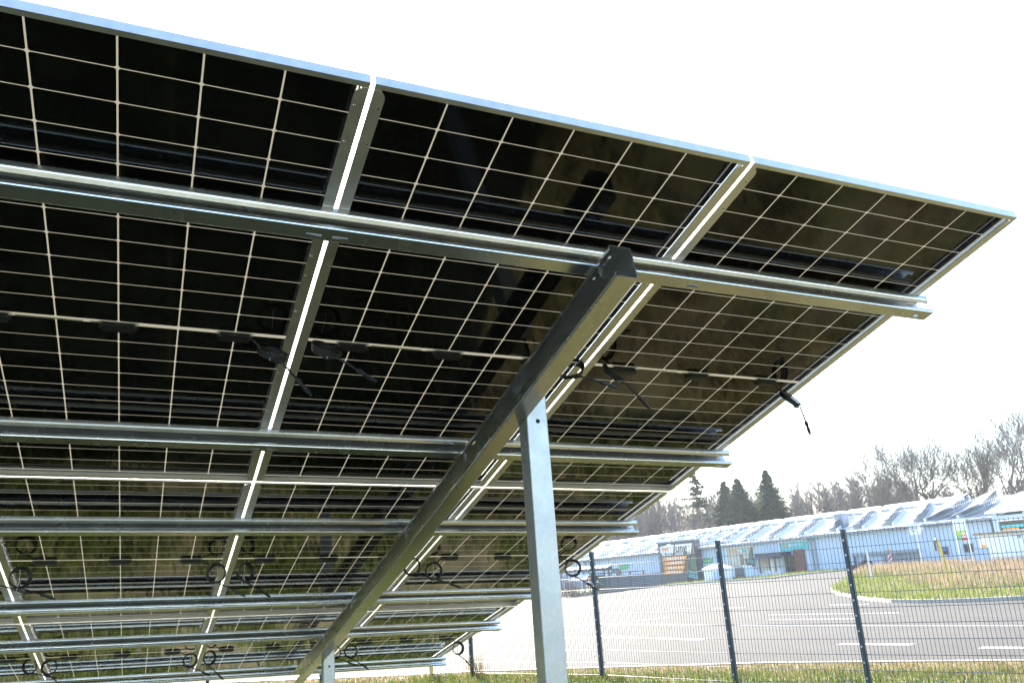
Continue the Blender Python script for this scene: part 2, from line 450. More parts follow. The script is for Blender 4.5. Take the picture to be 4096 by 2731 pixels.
ZB = -0.0245
def flange_strip(mb, x0, x1, y0, y1, holes, hx, rr=0.0035, round_in=0.028, zb=ZB):
    """flat flange between outer edge x0 and inner edge x1, rounded inner corners, small round holes"""
    s = 1 if x1 > x0 else -1
    def cap(yc, yd):
        pts = [(x0, yc, zb), (x0, yd, zb)]
        for i in range(7):
            a = math.pi / 2 * i / 6
            pts.append((x1 - s * round_in + s * round_in * math.sin(a), yd + (yc - yd) * (1 - math.cos(a)) if False else yd + (1 if yc > yd else -1) * (round_in - round_in * math.cos(a)), zb))
        pts.append((x1, yc, zb))
        mb.add(pts, [tuple(range(len(pts)))])
    ya, yb = y0 + round_in + 0.004, y1 - round_in - 0.004
    cap(ya, y0); cap(yb, y1)
    cur = ya
    for h in sorted(holes):
        a, b = h - 0.010, h + 0.010
        mb.quad((x0, cur, zb), (x1, cur, zb), (x1, a, zb), (x0, a, zb))
        n = 12; inner = [(x0 + s * hx + rr * math.cos(2 * math.pi * i / n), h + rr * math.sin(2 * math.pi * i / n), zb) for i in range(n)]
        xa, xb = min(x0, x1), max(x0, x1); cx = x0 + s * hx
        outer = []
        for i in range(n):
            dx, dy = math.cos(2 * math.pi * i / n), math.sin(2 * math.pi * i / n)
            k = min(((xb - cx) / dx if dx > 1e-6 else (xa - cx) / dx if dx < -1e-6 else 9), (0.010 / abs(dy) if abs(dy) > 1e-6 else 9))
            outer.append((cx + dx * k, h + dy * k, zb))
        mb.add(inner + outer, [(i, (i + 1) % n, n + (i + 1) % n, n + i) for i in range(n)])
        corners = [(xb, b), (xa, b), (xa, a), (xb, a)]
        for q, (cx2, cy2) in enumerate(corners):
            i0 = q * 3
            # fill the corner of the rectangle cut off between two outer points
            for i in range(i0, i0 + 3):
                p, r = outer[i], outer[(i + 1) % n]
                if abs(p[0] - r[0]) > 1e-7 and abs(p[1] - r[1]) > 1e-7:
                    mb.add([p, (cx2, cy2, zb), r], [(0, 1, 2)])
        cur = b
    mb.quad((x0, cur, zb), (x1, cur, zb), (x1, yb, zb), (x0, yb, zb))

def frame_meshes():
    hw, hh = MW / 2, MH / 2
    mb = MB()
    t = 0.0018
    for s in (-1, 1):
        mb.box((min(s * hw, s * (hw - t)), -hh, ZB), (max(s * hw, s * (hw - t)), hh, 0.006))
        mb.box((-hw + t, min(s * hh, s * (hh - t)), ZB), (hw - t, max(s * hh, s * (hh - t)), 0.006))
        mb.box((min(s * (hw - t), s * (hw - 0.009)), -hh + t, 0.0045), (max(s * (hw - t), s * (hw - 0.009)), hh - t, 0.006))
        mb.box((-hw + 0.009, min(s * (hh - t), s * (hh - 0.009)), 0.0045), (hw - 0.009, max(s * (hh - t), s * (hh - 0.009)), 0.006))
        # short side flange with the little clinch marks near the corners
        mb.box((-hw + t, min(s * (hh - t), s * (hh - 0.016)), ZB), (hw - t, max(s * (hh - t), s * (hh - 0.016)), ZB + t))
        # groove that carries the glass
        mb.box((min(s * (hw - t), s * (hw - 0.008)), -hh + t, -0.0045), (max(s * (hw - t), s * (hw - 0.008)), hh - t, -0.003))
        # corner keys
        for r in (-1, 1):
            mb.prism([(s * (hw - t), r * (hh - 0.016)), (s * (hw - 0.022), r * (hh - 0.016)), (s * (hw - t), r * (hh - 0.040))], ZB + 0.0004, ZB + 0.0018)
    fls = []
    holes = [q * k for q in (-1, 1) for k in (1.115, 0.99, 0.70, 0.50, 0.40, 0.20)]
    for s in (-1, 1):
        fl = MB(); flange_strip(fl, s * (hw - 0.0001), s * (hw - 0.033), -hh + 0.018, hh - 0.018, holes, 0.024)
        fls.append(fl)
    return mb, fls

DOWN = Vector((0.04362584, 0.2655302, -0.963115))     # gravity in the module's own axes

def cable_points(side, seed, tilt=0.0):
    rnd = random.Random(seed)
    bx = side * 2 * PU
    st = Vector((bx + side * 0.055, 0.012, -0.010))
    cx = bx + side * (0.125 + rnd.uniform(-0.015, 0.015))
    r = 0.056
    ax = Vector((math.cos(rnd.uniform(-0.35, 0.35)), math.sin(rnd.uniform(-0.3, 0.3)), 0)); ax.normalize()
    dn = (DOWN - ax * DOWN.dot(ax)).normalized()
    dn = Matrix.Rotation(tilt, 3, ax) @ dn
    out = ax.cross(dn)
    c = Vector((cx, 0.014, -0.012)) + dn * (r + 0.010)
    pts = [st, st.lerp(c - dn * r, 0.5) + DOWN * 0.012]
    n = 16; turns = 3.55
    a0 = -math.pi / 2
    for i in range(int(n * turns) + 1):
        a = a0 + side * 2 * math.pi * i / n
        k = i / n
        rr = r * (1 - 0.05 * k * rnd.uniform(0.7, 1.3)) 
        pts.append(c + ax * (rr * math.cos(a)) + dn * (rr * math.sin(a)) + out * (0.0075 * (k - 1.7)))
    q0 = c + dn * (r + 0.004) + ax * 0.02
    tl = (DOWN * 0.55 + Vector((1, -0.1, 0)) * 0.85).normalized()
    tail = [q0, q0 + tl * 0.035 + Vector((0.012, 0, 0)), q0 + tl * 0.075 + Vector((0.016, 0, 0))]
    end = tail[-1]; d = (tail[-1] - tail[-2]).normalized()
    return pts + tail, c, ax, dn, out, end, d, r

def build_module_parts(root, tilt=0.0):
    mb, fls = frame_meshes()
    fr = sub(mb, 'frame', M['alu'], root)
    for fl in fls: sub(fl, 'frame_flange', M['alu'], fr, solid=0.0018, off=0)
    hw, hh = MW / 2 - 0.002, MH / 2 - 0.002
    g = MB(); g.quad((-hw, -hh, 0), (-hw, hh, 0), (hw, hh, 0), (hw, -hh, 0)); sub(g, 'glass', M['glass'], root)
    s = MB(); s.box((-0.30, 0.001, -0.0009), (-0.105, 0.009, -0.0003)); s.box((-0.085, 0.001, -0.0009), (-0.04, 0.009, -0.0003))
    st = sub(s, 'sticker', M['sticker'], root)
    pr = MB()
    rnd = random.Random(3)
    for k in range(5):
        y = 0.0022 + k * 0.0013
        x = -0.295
        while x < -0.16:
            w = rnd.uniform(0.004, 0.012); pr.quad((x, y, -0.00105), (x, y + 0.0005, -0.00105), (x + w, y + 0.0005, -0.00105), (x + w, y, -0.00105)); x += w + 0.002
    t = text_mb('Trinasolar', 0.0075, lambda p: (p[0] - 0.0625, -p[1] + 0.005, -0.00105 - p[2] * 0.02), 0.001)
    sub(pr, 'print_lines', M['print'], st)
    sub(t, 'lettering', M['print'], st)
    for x in (-2 * PU, 0, 2 * PU):
        b = MB()
        b.prism([(x - 0.052, 0.003), (x - 0.046, -0.004), (x + 0.046, -0.004), (x + 0.052, 0.003), (x + 0.052, 0.022), (x + 0.046, 0.030), (x - 0.046, 0.030), (x - 0.052, 0.022)], -0.019, -0.0005)
        b.prism([(x - 0.040, 0.002), (x + 0.040, 0.002), (x + 0.040, 0.024), (x - 0.040, 0.024)], -0.0215, -0.019)
        b.box((x - 0.060, 0.006, -0.014), (x - 0.052, 0.020, -0.004)); b.box((x + 0.052, 0.006, -0.014), (x + 0.060, 0.020, -0.004))
        jb = sub(b, 'junction_box', M['black'], root)
        sb = MB(); sb.prism([(x - 0.062, -0.004), (x - 0.052, -0.009), (x + 0.052, -0.009), (x + 0.062, -0.004), (x + 0.062, 0.002), (x - 0.062, 0.002)], -0.0022, -0.0006)
        sub(sb, 'sealant', M['silicone'], jb)
    for side, seed in ((-1, 1), (1, 2)):
        pts, c, ax, dn, out, end, d, r = cable_points(side, seed, tilt)
        loc = Vector((side * 2 * PU + side * 0.055, 0.012, -0.010))
        cb = MB().tube(pts, 0.0038, 6).build('cable', M['cable'], None, True, tuple(loc)); cb.parent = root
        cn = MB(); e = end - loc
        cn.tube([e - d * 0.006, e, e + d * 0.016, e + d * 0.017, e + d * 0.040, e + d * 0.041, e + d * 0.062], [0.0045, 0.0085, 0.0085, 0.0065, 0.0065, 0.0085, 0.0075], 8)
        cn.tube([e + d * 0.060, e + d * 0.074], [0.0055, 0.005], 8)
        sub(cn, 'connector', M['black'], cb, smooth=False)
        ti = MB(); q = c - loc
        ti.tube([q - dn * (r + 0.006) + out * 0.012, q - dn * r * 0.4 + ax * 0.004 + out * 0.013, q + dn * r * 0.3 + out * 0.012, q + dn * (r + 0.005) - ax * 0.012 + out * 0.010, q + dn * (r + 0.012) - ax * 0.014], 0.0014, 4)
        ti.tube([q + dn * r * 0.25 + out * 0.012, q + dn * r * 0.8 + ax * 0.012 + out * 0.012], 0.0012, 4)
        sub(ti, 'cable_tie', M['tie'], cb)

GU, GV = 0.012, 0.016
row_txt = ['topmost row', 'middle row', 'lowest row']
col_txt = ['at the free right end of the table', 'second in from the free right end', 'third in from the free right end', 'fourth in from the free right end',
           'fifth in from the free right end', 'sixth in from the free right end', 'seventh in from the free right end', 'eighth in from the free right end', 'ninth in from the free right end']
def module_matrix(c, r):
    u = -c * (MW + GU) - MW / 2; v = r * (MH + GV) + MH / 2
    s = 2 * BOW * (v - V0)
    vx = (PVX + PN * s).normalized(); n = PUX.cross(vx).normalized(); vx = n.cross(PUX)
    w = BOW * (v - V0) ** 2 + BOW * MH * MH / 24
    p = PT + PUX * u + PVX * v + PN * w
    return Matrix(((PUX.x, vx.x, n.x, p.x), (PUX.y, vx.y, n.y, p.y), (PUX.z, vx.z, n.z, p.z), (0, 0, 0, 1)))
def copy_tree(o, parent=None):
    c = o.copy(); COL.objects.link(c)
    if parent is not None: c.parent = parent
    for ch in o.children: copy_tree(ch, c)
    return c
proto = thing('solar_module', '', 'solar panel', group='solar modules of the table')
build_module_parts(proto, -0.85)
proto_low = thing('solar_module', '', 'solar panel', group='solar modules of the table')
build_module_parts(proto_low, 0.0)
rnd = random.Random(11)
extra = {}
for r in range(3):
    for c in range(9):
        o = (proto if r == 0 else proto_low) if (r, c) in ((0, 0), (1, 0)) else copy_tree(proto if r == 0 else proto_low)
        o.matrix_world = module_matrix(c, r)
        o['label'] = 'glass solar module, ' + row_txt[r] + ', ' + col_txt[c] + extra.get((c, r), '')
        for ch in o.children:
            if ch.name.startswith('cable'):
                ch.rotation_euler = (rnd.uniform(-0.15, 0.15), rnd.uniform(-0.22, 0.22), rnd.uniform(-0.45, 0.45))
                if (r, c) == (0, 0) and ch.location.x > 0: ch.rotation_euler = (0.1, 0.05, 0.65)

def rounded(pts, r=0.0035, keep=()):
    out = [pts[0]]
    for i in range(1, len(pts) - 1):
        p = Vector(pts[i]); a = Vector(pts[i - 1]) - p; b = Vector(pts[i + 1]) - p
        if a.length < 1e-6 or b.length < 1e-6 or a.normalized().dot(b.normalized()) < -0.97: out.append(pts[i]); continue
        k = min(r, a.length * 0.4, b.length * 0.4); pa = p + a.normalized() * k; pb = p + b.normalized() * k
        out += [tuple(pa), tuple(pa * 0.36 + p * 0.36 + pb * 0.28 if False else (pa * 0.25 + p * 0.5 + pb * 0.25)), tuple(pb)]
    out.append(pts[-1])
    return out
def sheet_profile(name, pts, stations, axis_fn, mat, thick, parent=None, skip=None):
    """extrude an open profile along stations; skip(i_station, j_segment) leaves a hole"""
    mb = MB(); n = len(pts)
    mb.v = [tuple(axis_fn(s, p)) for s in stations for p in pts]
    for i in range(len(stations) - 1):
        for j in range(n - 1):
            if skip and skip(stations[i], stations[i + 1], j): continue
            mb.f.append((i * n + j, i * n + j + 1, (i + 1) * n + j + 1, (i + 1) * n + j))
    o = mb.build(name, mat, solid=thick)
    return o

# purlins: C sections with a stepped web, open towards the camera side
UEND, UFAR = 0.03, -10.4
PURL = [0.462, 1.843, 2.848, 4.243, 5.235, 6.72]
plabel = ['galvanised purlin nearest the upper panel edge, its end sticking out into the sky', 'galvanised steel purlin second from the upper edge, under the topmost row of modules',
          'galvanised purlin third from the upper edge, just below the first bright row gap', 'galvanised steel purlin fourth from the upper edge, passing behind the upright post',
          'galvanised steel purlin fifth from the upper edge, second lowest of the table', 'galvanised steel purlin lowest of all, above the grass and the mesh fence']
prof = [(0.0085, -0.0600), (0.0, -0.0465), (0.0, -0.0280), (0.054, -0.0280), (0.054, -0.058), (0.047, -0.063), (0.047, -0.080), (0.054, -0.085), (0.054, -0.106),
        (0.038, -0.106), (0.028, -0.106), (0.0, -0.106), (0.0, -0.0915), (0.012, -0.0915)]
prof = rounded(prof)
js = next(i for i, q in enumerate(prof) if abs(q[0] - 0.038) < 1e-6)
slot_u = [-0.01]
for k in range(7):
    b = -k * (MW + GU) - 0.006
    slot_u += [b - 0.10, b + 0.06 if k else -0.11] if k else []
gird_u = -1.386
slots = [(-0.02 - 0.022, -0.02)] + [(gird_u + 0.30 + i * 0.075, gird_u + 0.345 + i * 0.075) for i in range(2)] + [(-k * (MW + GU) - 0.075 + i * 0.075, -k * (MW + GU) - 0.03 + i * 0.075) for k in range(2, 7) for i in range(2)]
st = sorted(set([UFAR, UEND] + [x for s in slots for x in s] + [-10 + 0.5 * i for i in range(20)]))
for k, v in enumerate(PURL):
    def ax(s, p, v=v): return pan((s, v + p[0], p[1]))
    def skip(a, b, j): return j == js and any(abs(a - s[0]) < 1e-6 and abs(b - s[1]) < 1e-6 for s in slots)
    o = sheet_profile('purlin', prof, st, ax, M['galv'], 0.0022, skip=skip)
    tag(o, plabel[k], 'purlin', 'steel purlins under the solar modules')

# girder (rafter) with slots in its upper flange and bolts, and its two posts
def girder(ug, label):
    gp = [(-0.062, -0.122), (-0.076, -0.122), (-0.076, -0.108), (-0.052, -0.108), (-0.042, -0.108), (0.0, -0.108), (0.0, -0.2235), (-0.076, -0.2235), (-0.076, -0.209), (-0.062, -0.209)]
    gp[0] = (-0.0755, -0.124)
    gp[1] = (-0.076, -0.1195)
    gp = rounded(gp); jg = next(i for i, q in enumerate(gp) if abs(q[0] + 0.052) < 1e-6)
    gsl = [(0.405, 0.455), (0.475, 0.49), (0.515, 0.53)] + [(v + d, v + d + 0.04) for v in PURL[1:] for d in (-0.13, -0.075)]
    gst = sorted(set([0.357, 6.30] + [x for s in gsl for x in s] + [0.4 + 0.35 * i for i in range(17)]))
    def axg(s, p): return pan((ug + p[0], s, p[1]))
    root = thing('girder', label, 'girder', tuple(pan((ug, 0.357, -0.16))), 'sloping girders under the purlins')
    def skipg(a, b, j): return j == jg and any(abs(a - s[0]) < 1e-6 and abs(b - s[1]) < 1e-6 for s in gsl)
    o = sheet_profile('channel', gp, gst, axg, M['galv'], 0.003, skip=skipg)
    o.parent = root; o.matrix_parent_inverse = Matrix.Translation(root.location).inverted()
    for v in PURL:
        if v > 6.3: continue
        for (uu, dv) in ((-0.047, 0.018), ):
            b = MB()
            def B(u, w, v=v, dv=dv, uu=uu): return pan((ug + uu, v + dv + u, w))
            b.tube([B(0, -0.1095), B(0, -0.1115)], 0.011, 12); b.tube([B(0, -0.1115), B(0, -0.122)], 0.0085, 6); b.tube([B(0, -0.122), B(0, -0.134)], 0.0045, 8)
            part(b, 'bolt', M['bolt'], root)
    for v0 in (1.27, 5.60):
        for d in (-0.03, 0.04):
            b = MB()
            def B2(u, v0=v0, d=d): return pan((ug + u, v0 + d * 1.3, -0.170 + d * 0.5))
            b.tube([B2(-0.0016), B2(-0.004)], 0.011, 12); b.tube([B2(-0.004), B2(-0.014)], 0.0085, 6); b.tube([B2(-0.014), B2(-0.024)], 0.0045, 8)
            part(b, 'bolt', M['bolt'], root)
    return root
girder(gird_u, 'sloping galvanised girder running under the purlins down to the two posts')

def post(x, y, top, label, slots_on=True):
    w, d = 0.086, 0.084
    root = thing('upright_post', label, 'post', (x + w / 2, y + d / 2, 0), 'upright posts carrying the girder')
    r = 0.006
    def arc(cx, cy, a0): return [(cx + r * math.cos(a0 + i * math.pi / 6), cy + r * math.sin(a0 + i * math.pi / 6)) for i in range(4)]
    # C section open away from the slotted side: lip, far flange, slotted web, near flange, lip
    p = [(w, d - 0.016), (w, d), (r, d)] + [(r - r * math.sin(i * math.pi / 6), d - r + r * math.cos(i * math.pi / 6)) for i in range(1, 4)]
    p += [(0, 0.058), (0, 0.049), (0, 0.036), (0, 0.027), (0, r)] + [(r - r * math.cos(i * math.pi / 6), r - r * math.sin(i * math.pi / 6)) for i in range(1, 4)]
    p += [(0.047, 0), (0.060, 0), (w - 0.004, 0), (w, 0.003), (w, 0.020)]
    i1 = next(i for i, q in enumerate(p) if q == (0, 0.058)); i2 = next(i for i, q in enumerate(p) if q == (0, 0.036))
    ih = next(i for i, q in enumerate(p) if q == (0.047, 0))
    zs = [(top - 0.13 - 0.062 * i, top - 0.13 - 0.062 * i + 0.042) for i in range(3)]
    zs2 = [(a - 0.022, b - 0.022) for a, b in zs]
    st = sorted(set([-0.3, 0.0, 0.6, 1.2, top - 0.3, top] + [z for s in zs + zs2 for z in s]))
    def sk(a, b, j):
        mid = (a + b) / 2
        if j == i1 and any(s[0] < mid < s[1] for s in zs2): return True
        if j == i2 and any(s[0] < mid < s[1] for s in zs): return True
        return False
    o = sheet_profile('channel', p, st, lambda s, q: (x + q[0], y + q[1], s), M['galv_post'], 0.003, skip=sk)
    o.parent = root; o.matrix_parent_inverse = Matrix.Translation(root.location).inverted()
    # dark disc on the near face, painting the shade of a round hole
    if slots_on:
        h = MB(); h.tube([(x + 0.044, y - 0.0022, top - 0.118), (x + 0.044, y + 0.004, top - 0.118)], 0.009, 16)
        part(h, 'hole_shade_disc', M['shadow'], root)
    return root
post(1.3155, 2.89, 2.44, 'tall bright galvanised post in the centre, its foot out of frame')
post(1.272, 7.02, 1.27, 'short galvanised post at the low end of the girder')

# ------------------------------------------------------------------ mesh fence
FP = [(-2.9, 22.0), (-0.9, 20.4), (1.1, 18.9), (3.1, 17.35), (5.55, 15.5), (6.97, 13.05), (7.83, 10.6), (8.62, 8.85), (9.75, 6.55), (10.9, 4.3)]
fence = thing('mesh_fence', 'anthracite double-rod mesh fence with square posts between the grass and the road', 'fence', (6.97, 13.05, 0))
FH = 2.0
for (x0, y0), (x1, y1) in zip(FP[:-1], FP[1:]):
    a = Vector((x0, y0, 0)); b = Vector((x1, y1, 0)); L = (b - a).length; d = (b - a) / L; nrm = Vector((d.y, -d.x, 0))
    if nrm.y > 0: nrm = -nrm
    mb = MB(); n = int(L / 0.05); o = nrm * 0.035
    for i in range(1, n):
        p = a + d * (L * i / n) + o
        mb.tube([p + Vector((0, 0, 0.04)), p + Vector((0, 0, FH + 0.02))], 0.0034, 4, False)
    for k in range(11):
        z = 0.06 + k * 0.194
        for s in (-0.0055, 0.0055):
            mb.tube([a + o + nrm * s + Vector((0, 0, z)), b + o + nrm * s + Vector((0, 0, z))], 0.0038, 4, False)
    part(mb, 'mesh_panel', M['fence'], fence)
for i, (x0, y0) in enumerate(FP):
    a = Vector((x0, y0, 0)); b = Vector(FP[min(i + 1, len(FP) - 1)] + (0,)); c0 = Vector(FP[max(i - 1, 0)] + (0,)); d = (b - c0).normalized(); nrm = Vector((d.y, -d.x, 0))
    if nrm.y > 0: nrm = -nrm
    mb = MB()
    fn = lambda p, a=a, d=d, nrm=nrm: tuple(a + d * p[0] + nrm * p[1] + Vector((0, 0, p[2])))
    mb.box((-0.03, -0.03, -0.3), (0.03, 0.029, FH + 0.03), fn)
    mb.box((-0.033, -0.033, FH + 0.03), (0.033, 0.032, FH + 0.045), fn)
    mb.box((-0.020, 0.041, 0.03), (0.020, 0.046, FH + 0.02), fn)
    po = part(mb, 'fence_post', M['fence'], fence)
    cl = MB()
    for k in range(10):
        z = 0.06 + 0.097 + k * 0.194
        cl.box((-0.012, 0.046, z - 0.012), (0.012, 0.050, z + 0.012), fn)
        cl.tube([fn((0, 0.050, z)), fn((0, 0.055, z))], 0.006, 8)
    c = cl.build('clip', M['bolt']); c.parent = po
    c.matrix_parent_inverse = Matrix()
    # parts of the fence are built in world coordinates under an unrotated empty
mb = MB(); mb.prism([(4.93, 16.13), (4.99, 16.13), (4.99, 16.19), (4.93, 16.19)], -0.2, 0.72); mb.prism([(4.925, 16.125), (4.995, 16.125), (4.995, 16.195), (4.925, 16.195)], 0.72, 0.74)
tag(mb.build('wooden_stake', M['yellow']), 'short olive-yellow stake standing by the fence below the end of the lowest purlin', 'stake')

# ------------------------------------------------------------------ grass
def blades(name, mat, spots, h0, h1, w, lean=0.5, label=None, cat=None):
    v = []; f = []
    for x, y, z in spots:
        h = random.uniform(h0, h1); a = random.uniform(0, 6.283); b = random.uniform(0, 6.283); l = random.uniform(0, lean) * h
        dx, dy = math.cos(a) * w, math.sin(a) * w; lx, ly = math.cos(b) * l, math.sin(b) * l
        k = len(v)
        v += [(x - dx, y - dy, z), (x + dx, y + dy, z), (x + lx * 0.4 + dx * 0.6, y + ly * 0.4 + dy * 0.6, z + h * 0.6), (x + lx * 0.4 - dx * 0.6, y + ly * 0.4 - dy * 0.6, z + h * 0.6), (x + lx, y + ly, z + h)]
        f += [(k, k + 1, k + 2, k + 3), (k + 3, k + 2, k + 4)]
    mb = MB(); mb.v = v; mb.f = f
    return tag(mb.build(name, mat), kind='stuff')
def seg_side(p, poly):
    """signed distance of p to the left of a polyline (nearest segment)"""
    best = None
    for a, b in zip(poly[:-1], poly[1:]):
        ax_, ay = a; bx, by = b; dx, dy = bx - ax_, by - ay; L2 = dx * dx + dy * dy
        t = max(0, min(1, ((p[0] - ax_) * dx + (p[1] - ay) * dy) / L2)); qx, qy = ax_ + dx * t, ay + dy * t
        d = math.hypot(p[0] - qx, p[1] - qy); s = 1 if dx * (p[1] - ay) - dy * (p[0] - ax_) > 0 else -1
        if best is None or d < best[0]: best = (d, s)
    return best[0] * best[1]
EDGE = near_edge
lawn = []; dry = []
while len(lawn) < 42000:
    x, y = random.uniform(-7, 13), random.uniform(5.5, 22)
    s = seg_side((x, y), EDGE)          # > 0: road side
    if s > -0.9 + 0.35 * math.sin(x * 3.1 + y * 2.3) or s < -7: continue
    if x < 3 and y < 8: continue
    lawn.append((x, y, 0))
n0 = len(lawn)
while len(lawn) < n0 + 120000:
    x, y = random.uniform(-11, 12), random.uniform(5.5, 15)
    if seg_side((x, y), EDGE) < -5.5 and random.random() < 0.45 + 0.55 * math.sin(x * 1.9 + 1.3 * math.sin(y * 2.1)) * math.sin(y * 1.6 + 0.8 * math.sin(x * 2.7)): lawn.append((x, y, 0))
blades('meadow_grass', M['grass'], lawn, 0.05, 0.14, 0.008, 0.7)
field = []
while len(field) < 30000:
    x, y = random.uniform(1.0, 10), random.uniform(-3, 7.5)
    if seg_side((x, y), EDGE) < -1.0 and math.sin(x * 2.3 + math.sin(y * 3.1)) * math.sin(y * 2.0 + math.sin(x * 1.7)) > random.uniform(-0.5, 0.7): field.append((x, y, 0))
blades('dry_field_grass', M['drygrass'], field, 0.05, 0.22, 0.006, 0.7)
while len(dry) < 26000:
    x, y = random.uniform(-7, 14), random.uniform(3, 23)
    s = seg_side((x, y), EDGE)
    if s > -0.10 or s < -1.7: continue
    dry.append((x, y, 0))
blades('dry_grass', M['drygrass'], dry, 0.02, 0.085, 0.006, 1.2)
tuft = [(5.62 + random.gauss(0, 0.09), 15.42 + random.gauss(0, 0.07), 0) for _ in range(170)]
blades('tall_dry_grass', M['drygrass'], tuft, 0.12, 0.5, 0.0035, 0.5)
def in_poly(x, y, poly):
    c = False
    for (x0, y0), (x1, y1) in zip(poly, poly[1:] + poly[:1]):
        if (y0 > y) != (y1 > y) and x < (x1 - x0) * (y - y0) / (y1 - y0) + x0: c = not c
    return c
fresh = []; weeds = []
EI = island[0:15]
while len(fresh) < 26000:
    x, y = random.uniform(22, 46), random.uniform(10, 44)
    if not in_poly(x, y, island): continue
    d = abs(seg_side((x, y), EI))
    if d > 7 or random.random() < d / 9: continue
    fresh.append((x, y, gz(x, y) + 0.1))
blades('island_grass', M['freshgrass'], fresh, 0.06, 0.20, 0.012, 0.9)
while len(weeds) < 30000:
    x, y = random.uniform(24, 48), random.uniform(8, 45)
    if not in_poly(x, y, island): continue
    d = abs(seg_side((x, y), EI[3:] + [(60, -16)]))
    if d < 3.6 + 1.2 * math.sin(x * 1.7) * math.sin(y * 1.3): continue
    weeds.append((x, y, gz(x, y) + 0.1))
blades('dry_weeds', M['weeds'], weeds, 0.10, 0.46, 0.011, 0.5)
fv = []
while len(fv) < 9000:
    x, y = random.uniform(5, 46), random.uniform(42, 66)
    if not in_poly(x, y, far_verge): continue
    fv.append((x, y, gz(x, y)))
blades('far_verge_grass', M['freshgrass'], fv, 0.05, 0.2, 0.02, 0.8)
#@@BACKGROUND@@
# ------------------------------------------------------------------ the hall across the road
HL = Vector((40.752, 80.245, 0)); HD = Vector((0.16286, -0.98665, 0)); HN = Vector((-0.98665, -0.16286, 0))
def F(s, off, z): return HL + HD * s + HN * off + Vector((0, 0, z))
def Fp(p): return tuple(F(*p))
def eave(s): return 2.77 + 0.0105 * s
def roofz(s, off): return eave(s) + (-off) / 9.0 * 1.62
ORD = ['first', 'second', 'third', 'fourth', 'fifth', 'sixth', 'seventh', 'eighth', 'ninth', 'tenth', 'eleventh', 'twelfth', 'thirteenth', 'fourteenth', 'fifteenth', 'sixteenth', 'seventeenth', 'eighteenth', 'nineteenth', 'twentieth', 'twenty-first', 'twenty-second', 'twenty-third', 'twenty-fourth']
hall = thing('sheet_metal_hall', 'long low pale blue sheet metal hall across the road with a white roof', 'building', tuple(F(0, 0, 0)))
S0, S1 = -14.0, 44.4
mb = MB(); s = S0; prof_ = []
while s < S1:
    prof_ += [(s, 0.0), (s + 0.17, 0.0), (s + 0.20, 0.035), (s + 0.30, 0.035)]; s += 0.33
prof_.append((S1, 0.0))
for (a, ao), (b, bo) in zip(prof_[:-1], prof_[1:]):
    mb.quad(F(a, ao, -0.3), F(b, bo, -0.3), F(b, bo, eave(b)), F(a, ao, eave(a)))
mb.quad(F(S0, 0, -0.3), F(S0, 0, eave(S0)), F(S0, -18, eave(S0)), F(S0, -18, -0.3))
mb.add([F(S0, 0, eave(S0)), F(S0, -18, eave(S0)), F(S0, -9, roofz(S0, -9))], [(0, 1, 2)])
mb.quad(F(S1, 0, -0.3), F(S1, -18, -0.3), F(S1, -18, eave(S1)), F(S1, 0, eave(S1)))
mb.add([F(S1, 0, eave(S1)), F(S1, -18, eave(S1)), F(S1, -9, roofz(S1, -9))], [(0, 1, 2)])
mb.quad(F(S0, -18, -0.3), F(S0, -18, eave(S0)), F(S1, -18, eave(S1)), F(S1, -18, -0.3))
part(mb, 'wall', M['hallblue'], hall)
mb = MB()
s = S0 - 0.2; rib = []
while s < S1: rib += [(s, 0), (s + 0.9, 0), (s + 0.92, 0.05), (s + 0.98, 0.05), (s + 1.0, 0)]; s += 1.0
for (a, ah), (b, bh) in zip(rib[:-1], rib[1:]):
    mb.quad(F(a, 0.35, roofz(a, 0.35) + 0.05 + ah), F(b, 0.35, roofz(b, 0.35) + 0.05 + bh), F(b, -9, roofz(b, -9) + 0.05 + bh), F(a, -9, roofz(a, -9) + 0.05 + ah))
mb.quad(F(S0, -9, roofz(S0, -9) + 0.05), F(S1, -9, roofz(S1, -9) + 0.05), F(S1, -18.3, eave(S1)), F(S0, -18.3, eave(S0)))
rf = part(mb, 'roof', M['rooftile'], hall)
mb = MB(); mb.add([F(a, o, roofz(a, 0) + z) for a in (S0 - 0.2, S1) for o, z in ((0.36, -0.16), (0.46, -0.16), (0.46, -0.02), (0.36, -0.02))], [(0, 1, 5, 4), (1, 2, 6, 5), (2, 3, 7, 6), (3, 0, 4, 7), (0, 3, 2, 1), (4, 5, 6, 7)])
part(mb, 'gutter', M['steelgrey'], hall)
for s in (2.0, 13.6, 30.35, 30.7, 44.1):
    mb = MB(); mb.tube([F(s, 0.12, -0.2), F(s, 0.12, eave(s) - 0.35), F(s, 0.38, eave(s) - 0.12)], 0.06, 8); part(mb, 'downpipe', M['steelgrey'], hall)
for s0_, s1_, z0, z1, lb in ((40.47, 40.95, 1.17, 1.62, 'small dark window with a blue parking board'), (42.05, 42.28, 1.24, 1.70, None), (42.33, 42.60, 1.24, 1.70, None)):
    mb = MB()
    for a, b, c, d in ((s0_ - .05, s1_ + .05, z0 - .05, z0), (s0_ - .05, s1_ + .05, z1, z1 + .05), (s0_ - .05, s0_, z0, z1), (s1_, s1_ + .05, z0, z1)):
        mb.box((a, 0.036, c), (b, 0.09, d), Fp)
    w = part(mb, 'window', M['steelgrey'], hall)
    if lb: w['label'] = lb
    mb = MB(); mb.box((s0_, 0.036, z0), (s1_, 0.05, z1), Fp)
    p_ = mb.build('pane', M['window']); p_.parent = w
mb = MB(); mb.box((40.62, 0.051, 1.38), (40.8, 0.056, 1.56), Fp)
part(mb, 'parking_board', simple('blue_print', (0.05, 0.16, 0.5), 0.5), hall)
